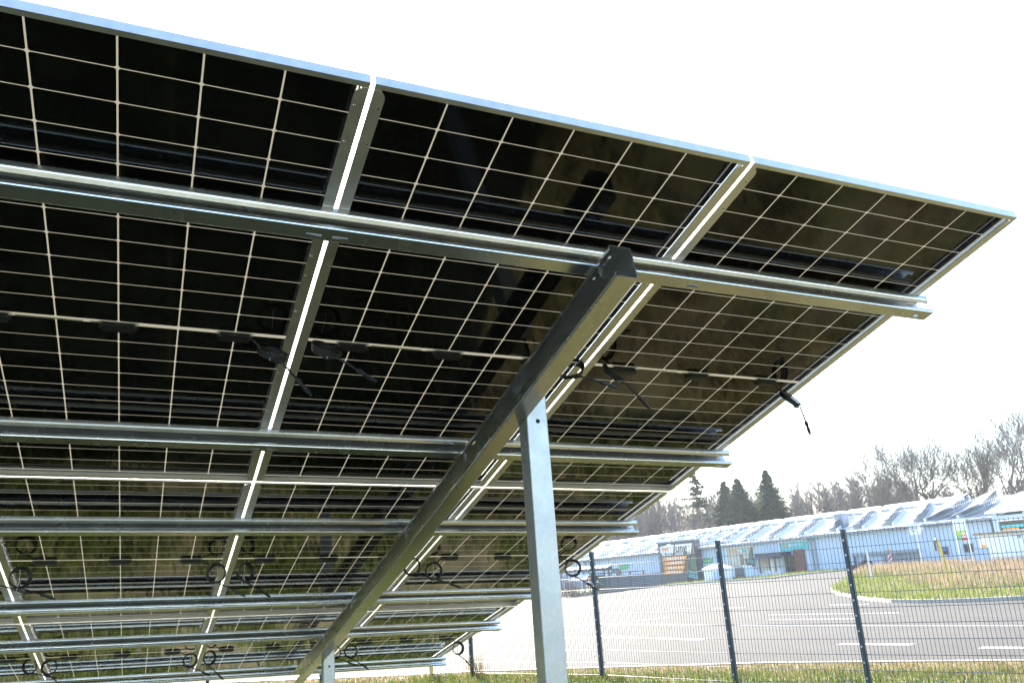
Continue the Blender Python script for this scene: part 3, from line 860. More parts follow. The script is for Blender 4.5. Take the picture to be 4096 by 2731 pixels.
# recess with a lintel, grey sheet gate
mb = MB(); mb.box((33.9, 0.05, 1.42), (39.0, 0.30, 1.62), Fp); mb.box((33.9, 0.05, -0.2), (34.0, 0.28, 1.42), Fp); mb.box((34.75, 0.05, -0.2), (34.85, 0.28, 1.42), Fp)
part(mb, 'lintel', M['steelgrey'], hall)
mb = MB(); s = 36.2
while s < 38.9:
    mb.box((s, 0.06, 0.1), (s + 0.16, 0.12, 1.40), Fp); mb.box((s + 0.16, 0.06, 0.1), (s + 0.27, 0.085, 1.40), Fp); s += 0.27
part(mb, 'sheet_gate', M['steelgrey'], hall)
mb = MB(); mb.box((26.0, 0.3, 1.76), (28.55, 1.5, 2.08), Fp); mb.box((24.6, 0.3, 1.66), (27.6, 1.3, 1.74), Fp)
part(mb, 'canopy', simple('dark_blue_canopy', (0.03, 0.035, 0.07), 0.5), hall)
for s in (24.7, 26.0, 27.0, 27.55):
    mb = MB(); mb.box((s, 1.1, -0.2), (s + 0.10, 1.2, 1.66), Fp); part(mb, 'canopy_post', M['darkgrey'], hall)
mb = MB(); mb.box((25.0, 0.05, 0.0), (26.0, 0.10, 1.6), Fp); part(mb, 'door', M['beige'], hall)
mb = MB(); mb.box((26.2, 0.05, 0.0), (26.95, 0.10, 1.55), Fp); part(mb, 'door', M['white'], hall)
mb = MB(); mb.box((27.65, 0.05, 0.1), (28.6, 0.12, 1.75), Fp); part(mb, 'door', M['window'], hall)
mb = MB(); mb.box((28.62, 0.05, -0.1), (29.62, 0.14, 2.2), Fp); part(mb, 'board_panel', M['brown'], hall)
ch = MB(); ch.box((31.3, -2.6, 2.9), (32.0, -1.9, 4.5), Fp); ch.box((31.25, -2.65, 4.5), (32.05, -1.85, 4.57), Fp)
c_ = ch.build('chimney', M['steelgrey']); c_.parent = rf

# roof racks with tilted modules, facing the sun
RACK = [-12.6, -9.4, -6.2, -3.0, 0.4, 3.6, 6.6, 9.6, 12.6, 15.6, 18.4, 21.0, 23.6, 26.4, 29.4, 32.3, 34.5, 36.9, 39.3, 41.6, 43.6]
for i, s0_ in enumerate(RACK):
    k = len(RACK) - 1 - i
    lab = 'tilted solar rack on the hall roof, ' + ORD[k] + ' from the gable building'
    o0, o1, sh = -0.5, -7.3, -3.2
    wd, hi = (1.15, 0.55) if k > 1 else (2.3, 0.78)
    if k <= 1: o1, sh = -6.2, -2.0
    if s0_ + sh < S0: sh = -0.5
    def rk(t, w, h, s0_=s0_, sh=sh):
        s = s0_ + sh * t + w; off = o0 + (o1 - o0) * t
        return F(s, off, roofz(s, off) + 0.08 + h)
    t0 = thing('roof_rack', lab, 'solar rack', tuple(rk(0.5, 0, 0)), 'tilted solar racks on the hall roof')
    mb = MB()
    for dz0, dz1 in ((0.06, 0.10),):
        vs = [rk(t, w, h + dz) for dz in (dz0, dz1) for t, w, h in ((0, -wd, 0.08), (1, -wd, 0.08), (1, 0, hi), (0, 0, hi))]
        mb.add(vs, [(0, 3, 2, 1), (4, 5, 6, 7), (0, 1, 5, 4), (1, 2, 6, 5), (2, 3, 7, 6), (3, 0, 4, 7)])
    part(mb, 'module_row', M['pvback'], t0)
    mb = MB()
    for q in range(9):
        t = 0.02 + q * 0.12
        mb.tube([rk(t, -0.05, -0.06), rk(t, -0.05, hi + 0.05)], 0.03, 4); mb.tube([rk(t, -0.05, hi * 0.55), rk(t, -wd * 0.75, 0.12)], 0.022, 4)
    mb.tube([rk(0, -0.03, hi * 0.5), rk(1, -0.03, hi * 0.5)], 0.03, 4); mb.tube([rk(0, -0.02, 0.02), rk(1, -0.02, 0.02)], 0.035, 4)
    part(mb, 'rack_frame', M['steelgrey'], t0)
    mb = MB()
    for q in range(22):
        t = 0.01 + q * 0.045
        mb.add([rk(tt, w, h) for h in (-0.03, 0.16) for tt, w in ((t, 0.02), (t + 0.03, 0.02), (t + 0.03, 0.2), (t, 0.2))], [(0, 3, 2, 1), (4, 5, 6, 7), (0, 1, 5, 4), (1, 2, 6, 5), (2, 3, 7, 6), (3, 0, 4, 7)])
    part(mb, 'ballast_row', M['white'], t0)

# ridge skylights
SK = [-13.0, -9.6, -6.2, -2.8, 0.6, 4.0, 7.4, 10.8, 14.2, 17.6, 21.0, 24.4, 27.8, 31.2, 34.6]
for i, s0_ in enumerate(SK):
    k = len(SK) - 1 - i; L_ = 2.7
    o = thing('ridge_skylight', 'milky domed skylight on the hall ridge, ' + ORD[k] + ' from the gable building', 'skylight', tuple(F(s0_, -9, roofz(s0_, -9))), 'domed skylights along the hall ridge')
    mb = MB(); n = 8; vs = []
    for s in (s0_, s0_ + L_):
        for j in range(n + 1):
            a = math.pi * j / n; vs.append(F(s, -9 + 0.75 * math.cos(a), roofz(s, -9) + 0.04 + 0.42 * math.sin(a)))
    mb.add(vs, [(j, j + 1, n + 2 + j, n + 1 + j) for j in range(n)] + [tuple(range(n, -1, -1)), tuple(range(n + 1, 2 * n + 2))])
    part(mb, 'dome', M['skylight'], o)
    mb = MB(); mb.box((s0_ - 0.08, -9.85, roofz(s0_, -9) - 0.25), (s0_ + L_ + 0.08, -9.75, roofz(s0_, -9) + 0.05), Fp); mb.box((s0_ - 0.08, -8.25, roofz(s0_, -9) - 0.25), (s0_ + L_ + 0.08, -8.15, roofz(s0_, -9) + 0.05), Fp)
    part(mb, 'upstand', M['steelgrey'], o)

# lettered tower
def face(s, z, off):
    return lambda p: tuple(F(s + p[0], off + p[2], z + p[1]))
def rot_face(s, z, off, ang):
    ca, sa = math.cos(ang), math.sin(ang)
    return lambda p: tuple(F(s + p[0] * ca - p[1] * sa, off + p[2], z + p[0] * sa + p[1] * ca))
tw = thing('sign_tower', 'dark grey clad sign tower on the hall front with orange boards and big lettering', 'sign tower', tuple(F(16.4, 0.6, 0)))
mb = MB(); z = -0.3
while z < 3.6:
    mb.box((14.0, 0.04, z), (18.75, 0.70 + 0.012 * (int(z * 20) % 2), z + 0.095), Fp); z += 0.1
part(mb, 'cladding', M['darkgrey'], tw)
mb = MB(); mb.box((13.9, 0.02, 3.6), (18.85, 0.78, 3.72), Fp); part(mb, 'coping', M['steelgrey'], tw)
mb = MB(); mb.prism([(14.25, 2.78), (15.35, 2.82), (15.4, 3.15), (15.75, 3.2), (15.75, 3.5), (15.3, 3.5), (15.1, 3.36), (14.3, 3.32)], 0.72, 0.735, lambda p: tuple(F(p[0], p[2], p[1])))
mb.prism([(15.0, 2.62), (18.35, 2.62), (18.45, 3.38), (15.75, 3.40), (15.4, 3.05)], 0.722, 0.74, lambda p: tuple(F(p[0], p[2], p[1])))
mb.box((14.5, 0.72, 2.50), (18.3, 0.737, 2.78), Fp)
lg = part(mb, 'logo_plate', M['white'], tw)
for body, sz, s, z, mat, sh in (('Holz', 0.52, 14.95, 3.06, 'orange', 0.25), ('Jung', 1.02, 16.9, 3.04, 'print', 0.18), ('Mehr Auswahl! Mehr Service!', 0.27, 16.4, 2.63, 'print', 0.0)):
    t = text_mb(body, sz, (lambda p, s=s, z=z, sh=sh: tuple(F(s + p[0] + sh * p[1], 0.748 + p[2], z + p[1]))), 0.006, bold=0.012 if sh else 0.0)
    o = t.build('lettering', M[mat]); o.parent = lg
for body, s0_, s1_, z0 in (('BÖDEN UND TÜREN', 14.55, 17.65, 2.06), ('HOLZ IM GARTEN', 14.55, 17.35, 1.66), ('BAUEN MIT HOLZ', 14.55, 17.3, 1.26), ('FASSADEN u.v.m.', 14.55, 17.0, 0.88)):
    mb = MB(); mb.prism([(s0_, z0), (s1_ - 0.15, z0), (s1_, z0 + 0.31), (s0_, z0 + 0.31)], 0.72, 0.745, lambda p: tuple(F(p[0], p[2], p[1])))
    bd = part(mb, 'board', M['orange'], tw)
    t = text_mb(body, 0.245, face((s0_ + s1_) / 2 + 0.05, z0 + 0.155, 0.749), 0.004, bold=0.008); o = t.build('lettering', M['white']); o.parent = bd
    t = text_mb('›', 0.25, face(s0_ + 0.12, z0 + 0.16, 0.749), 0.004, bold=0.01); o = t.build('arrow_mark', M['print']); o.parent = bd
GREEN = simple('moss_green_print', (0.06, 0.13, 0.085), 0.5, 0, 0.15, 3)
def fan_graphic(parent, s, z0, z1, w, off, nm='striped_graphic'):
    """printed graphic: narrow top, wide foot, dark foot with teal arcs"""
    h = z1 - z0
    def e(t): return -w * (0.22 + 0.78 * (1 - t) ** 1.3)
    def strip(t0, t1, o, bow=0.0):
        mb = MB(); n = 8; vs = []
        for i in range(n + 1):
            for t in (t0, t1):
                tt = t
                x = e(tt) * (1 - i / n)
                vs.append(F(s + x, off + o, z0 + h * tt - bow * h * (i / n) * (2 - i / n)))
        mb.add(vs, [(2 * i, 2 * i + 2, 2 * i + 3, 2 * i + 1) for i in range(n)])
        return mb
    g = part(strip(0.0, 1.0, 0.0), nm, M['print'], parent, solid=0.02)
    a = strip(0.42, 0.78, 0.012, 0.05).build('green_field', GREEN); a.parent = g
    a = strip(0.80, 1.0, 0.012, 0.0).build('timber_tip', M['wood']); a.parent = g
    for t in (0.22, 0.27, 0.33, 0.37):
        a = strip(t, t + 0.022 if t > 0.3 else t + 0.034, 0.014, 0.06).build('teal_arc', M['teal']); a.parent = g
fan_graphic(tw, 18.74, -0.1, 3.1, 1.5, 0.76)

# other boards on the facade
def poster(label, s0_, s1_, z0, z1, words, fan=True):
    p = thing('poster_board', label, 'poster', tuple(F(s0_, 0.06, z0)))
    mb = MB(); mb.box((s0_, 0.045, z0), (s1_, 0.085, z1), Fp); b = part(mb, 'backing', M['beige'] if words[0][0][0] == 'T' else M['teal'], p)
    mb = MB()
    for a, b_, c, d in ((s0_ - .06, s1_ + .06, z1, z1 + .06), (s0_ - .06, s0_, z0, z1)): mb.box((a, 0.045, c), (b_, 0.10, d), Fp)
    part(mb, 'edge_strip', M['white'], p)
    for body, sz, s, z, mat in words:
        t = text_mb(body, sz, face(s, z, 0.092), 0.004, bold=0.006); part(t, 'lettering', M[mat], p)
    if fan: fan_graphic(p, s1_ - 0.02, z0 - 0.1, z1, (s1_ - s0_) * 0.26, 0.11)
    return p
pp = poster('beige door poster with orange and white capitals on the pale blue facade', 21.75, 24.6, 1.2, 2.68, (('TÜREN', 0.26, 22.55, 2.38, 'orange'), ('FÜR', 0.26, 23.25, 2.40, 'white')))
mb = MB(); mb.box((23.5, 0.086, 2.30), (23.95, 0.094, 2.50), Fp); part(mb, 'teal_block', M['teal'], pp)
mb = MB(); mb.box((23.15, 0.086, 1.3), (23.5, 0.095, 2.12), Fp); part(mb, 'printed_door', M['wood'], pp)
mb = MB()
for k in range(5): mb.box((22.2, 0.086, 1.55 + k * 0.13), (22.55 + 0.08 * (k % 3), 0.094, 1.58 + k * 0.13), Fp)
part(mb, 'text_lines', M['white'], pp)
poster('teal garden timber poster with orange and white capitals over the brown boards', 27.35, 30.1, 2.12, 2.76, (('HOLZ', 0.24, 27.95, 2.52, 'orange'), ('IM', 0.24, 28.42, 2.53, 'white'), ('GARTEN', 0.24, 29.1, 2.54, 'hallblue')), False)
gs = thing('green_board', 'small green board low on the pale blue facade beside the sign tower', 'sign', tuple(F(19.3, 0.06, 1.6)))
mb = MB(); mb.box((18.85, 0.045, 1.63), (19.95, 0.09, 2.02), Fp); part(mb, 'panel', M['green'], gs)
mb = MB()
for k in range(4): mb.box((19.0 + k * 0.22, 0.09, 1.74 + 0.03 * (k % 2)), (19.12 + k * 0.22, 0.095, 1.84), Fp)
part(mb, 'white_marks', M['white'], gs)
jl = thing('wall_lettering', 'orange and black lettering with a green tag on the far left of the facade', 'sign', tuple(F(6.5, 0.06, 1.4)))
for body, sz, s, z, mat, sh in (('Holz', 0.55, 5.2, 1.72, 'orange', 0.2), ('Jung', 0.95, 6.85, 1.55, 'print', 0.2)):
    t = text_mb(body, sz, (lambda p, s=s, z=z, sh=sh: tuple(F(s + p[0] + sh * p[1], 0.06 + p[2], z + p[1]))), 0.01, bold=0.012); part(t, 'lettering', M[mat], jl)
mb = MB(); mb.prism([(7.35, 1.55), (8.75, 1.6), (8.85, 2.0), (7.4, 1.98)], 0.075, 0.09, lambda p: tuple(F(p[0], p[2], p[1]))); part(mb, 'green_tag', M['green'], jl)

# gable building at the right end, with open timber bay and window
gb = thing('gable_building', 'white roofed timber building at the right end of the hall with an open dark bay', 'building', tuple(F(48, 0, 0)))
mb = MB()
mb.box((44.45, 0.35, -0.2), (44.75, 0.55, 3.45), Fp); mb.box((44.45, 0.35, 2.95), (46.4, 0.5, 3.25), Fp); mb.box((44.45, 0.35, -0.2), (46.4, 0.5, 2.35), Fp); mb.box((46.3, 0.35, -0.2), (46.5, 0.55, 3.45), Fp); mb.box((51.6, 0.35, -0.2), (52, 0.55, 3.45), Fp)
mb.box((44.45, -8, -0.2), (44.6, 0.34, 3.4), Fp); mb.box((51.85, -8, -0.2), (52, 0.34, 3.4), Fp); mb.box((44.6, -8, -0.2), (51.85, -7.8, 3.4), Fp)
part(mb, 'wall', M['hallblue'], gb)
mb = MB(); mb.box((46.5, 0.2, 2.75), (51.6, 0.42, 3.45), Fp); mb.box((48.4, 0.2, -0.2), (48.6, 0.4, 2.75), Fp); mb.box((46.5, -7.6, 0), (51.6, -7.5, 2.9), Fp)
part(mb, 'timber_frame', M['wood'], gb)
mb = MB(); mb.box((44.8, 0.36, 2.4), (46.28, 0.42, 2.93), Fp); w = part(mb, 'window', M['window'], gb)
mb = MB(); mb.box((44.75, 0.51, 2.90), (46.3, 0.57, 3.0), Fp); o = mb.build('frame', M['white']); o.parent = w
mb = MB(); mb.box((44.85, 0.51, 2.50), (46.2, 0.54, 2.66), Fp); o = mb.build('teal_strip', M['teal']); o.parent = w
mb = MB(); mb.box((44.95, 0.51, 2.36), (45.9, 0.54, 2.46), Fp); o = mb.build('orange_strip', M['orange']); o.parent = w
mb = MB(); s = 44.2; ribs = []
while s < 52.4: ribs += [(s, 0), (s + 0.40, 0), (s + 0.42, 0.06), (s + 0.46, 0.06), (s + 0.48, 0)]; s += 0.48
for (a, ah), (b, bh) in zip(ribs[:-1], ribs[1:]):
    def rz(o): return 3.50 + (0.8 - o) * 0.26
    mb.quad(F(a, 0.8, rz(0.8) + ah), F(b, 0.8, rz(0.8) + bh), F(b, -4.0, rz(-4.0) + bh), F(a, -4.0, rz(-4.0) + ah))
mb.quad(F(44.2, -4.0, 4.74), F(52.4, -4.0, 4.74), F(52.4, -8.4, 3.5), F(44.2, -8.4, 3.5))
mb.box((44.2, 0.8, 3.40), (52.4, 0.86, 3.53), Fp)
part(mb, 'roof', M['rooftile'], gb)

# small white kiosk, cabinet, signs and posts on the island
kd = Vector((0.61, -0.79, 0)); kn = Vector((-0.79, -0.61, 0))
def K(p): return tuple(Vector((42.45, 33.9, 0)) + kd * p[0] + kn * p[1] + Vector((0, 0, p[2])))
ko = thing('white_kiosk', 'low white rendered kiosk with a flat brown edged roof behind the dry weeds', 'kiosk', K((2, -1, 0)))
mb = MB(); mb.box((0.25, -2.5, 0), (4.6, 0, 2.16), K); part(mb, 'wall', M['white'], ko)
mb = MB(); mb.box((0.0, -2.7, 2.16), (4.9, 0.25, 2.25), K); part(mb, 'roof', M['wood'], ko)
mb = MB(); mb.box((2.2, 0.0, 1.85), (2.32, 0.03, 2.0), K); mb.box((0.5, 0, 0.85), (0.62, 0.03, 1.0), K); part(mb, 'vent', M['steelgrey'], ko)
mb = MB(); mb.box((0.35, 0.0, 1.45), (0.52, 0.03, 1.62), K); part(mb, 'warning_plate', M['orange'], ko)
cb = thing('cable_cabinet', 'grey blue electrical cabinet at the left corner of the white kiosk', 'cabinet', (40.9, 32.0, 0.5))
mb = MB(); mb.prism([(40.60, 32.55), (41.05, 31.98), (41.35, 32.2), (40.9, 32.78)], 0.4, 1.42); part(mb, 'body', M['hallblue'], cb)
mb = MB(); mb.prism([(40.55, 32.55), (41.04, 31.92), (41.41, 32.19), (40.91, 32.84)], 1.42, 1.46); part(mb, 'cap', M['steelgrey'], cb)
mb = MB(); mb.prism([(40.62, 32.50), (40.63, 32.51), (41.02, 32.01), (41.01, 32.00)], 0.62, 1.34); part(mb, 'door', M['hallblue'], cb)

bc = thing('warning_beacon', 'red and white striped roadworks beacon with an orange lamp on top', 'beacon', (46.55, 43.9, 0.5))
vd = Vector((0.69, -0.72, 0)); vn = Vector((-0.72, -0.69, 0))
def Bc(p): return tuple(Vector((46.55, 43.9, 0.5)) + vd * p[0] + vn * p[1] + Vector((0, 0, p[2])))
mb = MB(); mb.box((-0.40, -0.2, 0), (0.40, 0.2, 0.09), Bc); part(mb, 'foot', M['tyre'], bc)
mb = MB(); mb.box((-0.125, -0.02, 0.09), (0.125, 0.02, 1.03), Bc); bl = part(mb, 'blade', M['white'], bc)
for k in range(3):
    z = 0.16 + k * 0.33
    mb = MB(); mb.prism([(-0.12, z), (0.12, z + 0.2), (0.12, z + 0.36 if z + 0.36 < 1.02 else 1.02), (-0.12, z + 0.16)], 0.021, 0.025, lambda p: Bc((p[0], p[2], p[1])))
    o = mb.build('red_stripe', M['red']); o.parent = bl
mb = MB(); mb.tube([Bc((0.02, -0.05, 1.15)), Bc((0.02, 0.06, 1.15))], 0.11, 14); mb.tube([Bc((0.02, 0, 1.0)), Bc((0.02, 0, 1.1))], 0.05, 8); part(mb, 'lamp', M['amber'], bc)

asn = thing('arrow_sign', 'white arrow shaped road sign on a thin steel pole in the weeds', 'sign', (41.1, 36.5, 0.4))
ad = Vector((0.66, -0.75, 0)); an = Vector((-0.75, -0.66, 0))
def As(p): return tuple(Vector((41.1, 36.5, 0)) + ad * p[0] + an * p[1] + Vector((0, 0, p[2])))
mb = MB(); mb.tube([As((0.0, 0, 0.3)), As((0.0, 0, 3.1))], 0.035, 8); part(mb, 'pole', M['galv_post'], asn)
mb = MB(); mb.prism([(-0.42, 2.42), (0.22, 2.42), (0.44, 2.74), (0.26, 3.08), (-0.42, 3.08)], 0.036, 0.05, lambda p: As((p[0], p[2], p[1]))); pl_ = part(mb, 'sign_panel', M['white'], asn)
mb = MB()
outl = [(-0.39, 2.45), (0.21, 2.45), (0.405, 2.74), (0.245, 3.05), (-0.39, 3.05)]
for a, b in zip(outl, outl[1:] + outl[:1]): mb.tube([As((a[0], 0.052, a[1])), As((b[0], 0.052, b[1]))], 0.009, 4)
for x0, x1, z in ((-0.32, 0.05, 2.88), (-0.32, 0.1, 2.76), (-0.25, -0.02, 2.62)): mb.box((x0, 0.05, z), (x1, 0.055, z + 0.05), As)
o = mb.build('black_border', M['darkgrey']); o.parent = pl_

py_ = thing('banner_pylon', 'tall narrow white, lime and red banner in a two legged frame', 'banner', (40.3, 32.85, 0.4))
def Py(p): return tuple(Vector((40.13, 33.07, 0)) + Vector((0.63, -0.776, 0)) * p[0] + Vector((-0.776, -0.63, 0)) * p[1] + Vector((0, 0, p[2])))
mb = MB()
for x in (0, 0.57): mb.tube([Py((x, 0, 0.3)), Py((x, 0, 3.07))], 0.022, 6)
mb.tube([Py((0, 0, 3.05)), Py((0.57, 0, 3.05))], 0.022, 6); mb.tube([Py((0, 0, 0.86)), Py((0.57, 0, 0.86))], 0.03, 6)
part(mb, 'frame', M['white'], py_)
mb = MB(); mb.box((0.02, 0.01, 2.45), (0.55, 0.02, 3.03), Py); part(mb, 'white_field', M['white'], py_)
mb = MB(); mb.box((0.02, 0.01, 2.32), (0.55, 0.02, 2.45), Py); mb.box((0.02, 0.01, 1.92), (0.27, 0.02, 2.32), Py); part(mb, 'lime_field', simple('lime_print', (0.42, 0.62, 0.08), 0.5), py_)
mb = MB()
for k in range(4): mb.box((0.05, 0.021, 1.95 + k * 0.075), (0.23, 0.025, 1.99 + k * 0.075), Py)
part(mb, 'teal_lines', M['teal'], py_)
mb = MB(); mb.box((0.28, 0.01, 2.07), (0.55, 0.02, 2.32), Py); part(mb, 'pale_field', M['white'], py_)
mb = MB(); mb.box((0.28, 0.01, 1.92), (0.55, 0.02, 2.07), Py)
for k in range(3): mb.box((0.31 + k * 0.08, 0.021, 2.13), (0.36 + k * 0.08, 0.025, 2.25), Py)
part(mb, 'red_field', M['red'], py_)

yp = thing('marker_post', 'leaning yellow marker post with a dark plate at its top, on the grass island', 'post', (28.44, 24.06, 0.15))
mb = MB(); mb.tube([(28.5, 24.0, 0.1), (28.25, 24.2, 2.0)], [0.065, 0.06], 8); mb.tube([(28.25, 24.2, 2.0), (28.245, 24.205, 2.04)], [0.064, 0.03], 8); part(mb, 'shaft', M['yellow'], yp)
mb = MB(); mb.prism([(28.16, 24.18), (28.22, 24.26), (28.15, 24.32), (28.09, 24.24)], 1.55, 1.92); part(mb, 'plate', M['darkgrey'], yp)
for (x, y, h, lb) in ((31.26, 30.8, 1.2, 'lower grey steel bollard at the tip of the weeds'), (33.4, 32.9, 1.75, 'taller thin grey steel post behind the bollard in the weeds')):
    b = thing('steel_bollard', lb, 'bollard', (x, y, gz(x, y)))
    mb = MB(); mb.tube([(x, y, 0.1), (x, y, h)], 0.05, 10); part(mb, 'tube', M['galv_post'], b)
    mb = MB(); mb.tube([(x, y, h), (x, y, h + 0.04)], [0.056, 0.03], 10); part(mb, 'cap', M['darkgrey'], b)
for k, (s, w, h, lb) in enumerate(((34.55, 0.75, 0.45, 'small black tarpaulin heap in front of the grey gate'), (35.55, 1.1, 0.75, 'larger dark tarpaulin heap with a folded side by the gate'))):
    mb = MB(); c = F(s, 1.2, 0.42); rr = random.Random(k); n = 14; m = 6; vs = []
    for i in range(m + 1):
        ph = math.pi / 2 * i / m
        for j in range(n):
            a = 2 * math.pi * j / n; r = w * 0.55 * math.cos(ph) ** 0.7 * rr.uniform(0.85, 1.12)
            vs.append((c.x + r * math.cos(a), c.y + r * math.sin(a), c.z + h * math.sin(ph) * rr.uniform(0.92, 1.05) - 0.05))
    mb.add(vs, [(i * n + j, i * n + (j + 1) % n, (i + 1) * n + (j + 1) % n, (i + 1) * n + j) for i in range(m) for j in range(n)])
    tag(mb.build('tarpaulin_heap', M['black'], loc=tuple(c)), lb, 'tarpaulin')

# timber screen, banner, carport, shed on the left of the hall yard
sd = Vector((0.797, -0.604, 0)); sn = Vector((-0.604, -0.797, 0))
def Sc(p): return tuple(Vector((29.6, 55.8, 0)) + sd * p[0] + sn * p[1] + Vector((0, 0, p[2])))
sc_ = thing('timber_screen', 'long dark slatted timber screen with a narrow roof in front of the hall', 'screen', Sc((2.5, 0, 0)))
mb = MB(); z = 0.1
while z < 1.12: mb.box((0.0, -0.02, z), (5.2, 0.02, z + 0.10), Sc); z += 0.112
part(mb, 'boards', M['darkgrey'], sc_)
for k in range(5):
    mb = MB(); mb.box((k * 0.95, -0.05, 0), (k * 0.95 + 0.09, 0.05, 1.42), Sc); part(mb, 'post', M['darkgrey'], sc_)
mb = MB(); mb.box((-0.1, -0.4, 1.40), (3.95, 0.4, 1.47), Sc); part(mb, 'narrow_roof', M['darkgrey'], sc_)
bn = thing('printed_banner', 'brown printed banner with teal, orange and white bars hung on the timber screen', 'banner', Sc((0.5, 0.15, 0)))
mb = MB(); mb.box((-0.6, 0.12, 0.45), (0.95, 0.15, 1.32), Sc); part(mb, 'cloth', M['brown'], bn)
mb = MB(); mb.box((0.62, 0.151, 0.5), (0.93, 0.158, 1.28), Sc); part(mb, 'green_field', GREEN, bn)
mb = MB(); mb.box((-0.55, 0.151, 1.06), (-0.2, 0.158, 1.18), Sc); mb.prism([(0.6, 0.72), (0.93, 0.62), (0.93, 0.68), (0.6, 0.78)], 0.159, 0.165, lambda p: Sc((p[0], p[2], p[1]))); part(mb, 'teal_bar', M['teal'], bn)
mb = MB(); mb.box((-0.15, 0.151, 1.06), (0.15, 0.158, 1.18), Sc); part(mb, 'orange_bar', M['orange'], bn)
mb = MB(); mb.box((-0.55, 0.151, 0.80), (0.55, 0.158, 0.95), Sc)
for k in range(3): mb.box((-0.5 + k * 0.34, 0.151, 0.56), (-0.28 + k * 0.34, 0.158, 0.70), Sc)
part(mb, 'white_bars', M['white'], bn)
cp = thing('carport', 'open carport with pale ribbed roof sheets and a dark fascia, left of the timber screen', 'carport', (29, 55, 0))
def Cp(p): return tuple(Vector((27.3, 56.6, 0)) + sd * p[0] + sn * p[1] + Vector((0, 0, p[2])))
for x in (0.2, 1.9, 3.4):
    for y in (0.1, -2.2):
        mb = MB(); mb.box((x, y - 0.06, 0), (x + 0.1, y + 0.04, 1.62), Cp); part(mb, 'post', M['darkgrey'], cp)
mb = MB(); mb.box((0, 0.2, 1.62), (3.7, 0.28, 1.82), Cp); mb.box((0, -2.5, 1.62), (3.7, -2.42, 1.9), Cp); part(mb, 'fascia', M['darkgrey'], cp)
mb = MB()
for k in range(9): mb.add([Cp(q) for q in ((k * 0.41, 0.2, 1.70), (k * 0.41 + 0.3, 0.2, 1.70), (k * 0.41 + 0.3, -2.5, 1.98), (k * 0.41, -2.5, 1.98), (k * 0.41, 0.2, 1.74), (k * 0.41 + 0.3, 0.2, 1.74), (k * 0.41 + 0.3, -2.5, 2.02), (k * 0.41, -2.5, 2.02))], [(0, 3, 2, 1), (4, 5, 6, 7), (0, 1, 5, 4), (1, 2, 6, 5), (2, 3, 7, 6), (3, 0, 4, 7)])
part(mb, 'roof_sheets', M['skylight'], cp)
gt = thing('garden_tent', 'small white canopy with a sloping roof beside the bare shrub', 'canopy', (27.8, 54.3, 0))
def Gt(p): return tuple(Vector((27.2, 54.9, 0)) + sd * p[0] + sn * p[1] + Vector((0, 0, p[2])))
mb = MB(); mb.add([Gt(q) for q in ((0, 0.3, 1.0), (1.4, 0.3, 1.08), (1.5, -0.9, 1.42), (0.25, -0.9, 1.36), (0, 0.3, 1.06), (1.4, 0.3, 1.14), (1.5, -0.9, 1.48), (0.25, -0.9, 1.42))], [(0, 3, 2, 1), (4, 5, 6, 7), (0, 1, 5, 4), (1, 2, 6, 5), (2, 3, 7, 6), (3, 0, 4, 7)]); part(mb, 'roof', M['white'], gt)
for x, y in ((0.1, 0.2), (1.3, 0.2), (1.4, -0.8), (0.35, -0.8)):
    mb = MB(); mb.tube([Gt((x, y, 0)), Gt((x, y, 1.15))], 0.03, 6); part(mb, 'post', M['white'], gt)
sh = thing('garden_shed', 'pale grey garden shed with a white hipped roof right of the sign tower', 'shed', (35.6, 48.4, 0.3))
hd = Vector((0.81, -0.586, 0)); hn = Vector((-0.586, -0.81, 0))
def Sh(p): return tuple(Vector((34.7, 48.95, 0)) + hd * p[0] + hn * p[1] + Vector((0, 0, p[2])))
mb = MB(); k = 0.0
while k < 1.78: mb.box((k, -1.4, 0.2), (k + 0.085, 0.0, 1.18), Sh); k += 0.09
part(mb, 'wall', M['white'], sh)
mb = MB(); mb.add([Sh(q) for q in ((-0.12, 0.12, 1.18), (1.92, 0.12, 1.18), (1.92, -1.5, 1.18), (-0.12, -1.5, 1.18), (-0.12, 0.12, 1.28), (1.92, 0.12, 1.28), (1.92, -1.5, 1.28), (-0.12, -1.5, 1.28), (0.6, -0.7, 1.56), (1.2, -0.7, 1.56))],
               [(0, 3, 2, 1), (0, 1, 5, 4), (1, 2, 6, 5), (2, 3, 7, 6), (3, 0, 4, 7), (4, 5, 9, 8), (5, 6, 9), (6, 7, 8, 9), (7, 4, 8)]); part(mb, 'roof', M['skylight'], sh)
mb = MB(); mb.box((0.6, 0.001, 0.2), (1.15, 0.03, 1.05), Sh); part(mb, 'door', M['hallblue'], sh)
pf = thing('picket_gate', 'white curved picket gate in front of the hall entrance', 'gate', (38.2, 47.0, 0.4))
def Pf(p): return tuple(Vector((37.7, 47.35, 0.2)) + hd * p[0] + hn * p[1] + Vector((0, 0, p[2])))
mb = MB()
for k in range(16):
    x = k * 0.11; mb.box((x, 0, 0), (x + 0.085, 0.025, 0.45 + 0.28 * abs(math.cos(k * math.pi / 7.5))), Pf)
part(mb, 'pickets', M['hallblue'], pf)
mb = MB(); mb.box((0, -0.04, 0.12), (1.75, -0.005, 0.18), Pf); mb.box((0, -0.04, 0.36), (1.75, -0.005, 0.42), Pf); part(mb, 'rails', M['hallblue'], pf)
bx = thing('dark_bin_shelter', 'dark slatted bin shelter between the white shed and the entrance', 'bin shelter', (36.7, 47.7, 0.3))
def Bx(p): return tuple(Vector((36.45, 47.85, 0)) + hd * p[0] + hn * p[1] + Vector((0, 0, p[2])))
mb = MB(); z = 0.2
while z < 1.2: mb.box((0, -0.7, z), (0.62, 0, z + 0.10), Bx); z += 0.115
part(mb, 'slats', M['darkgrey'], bx)
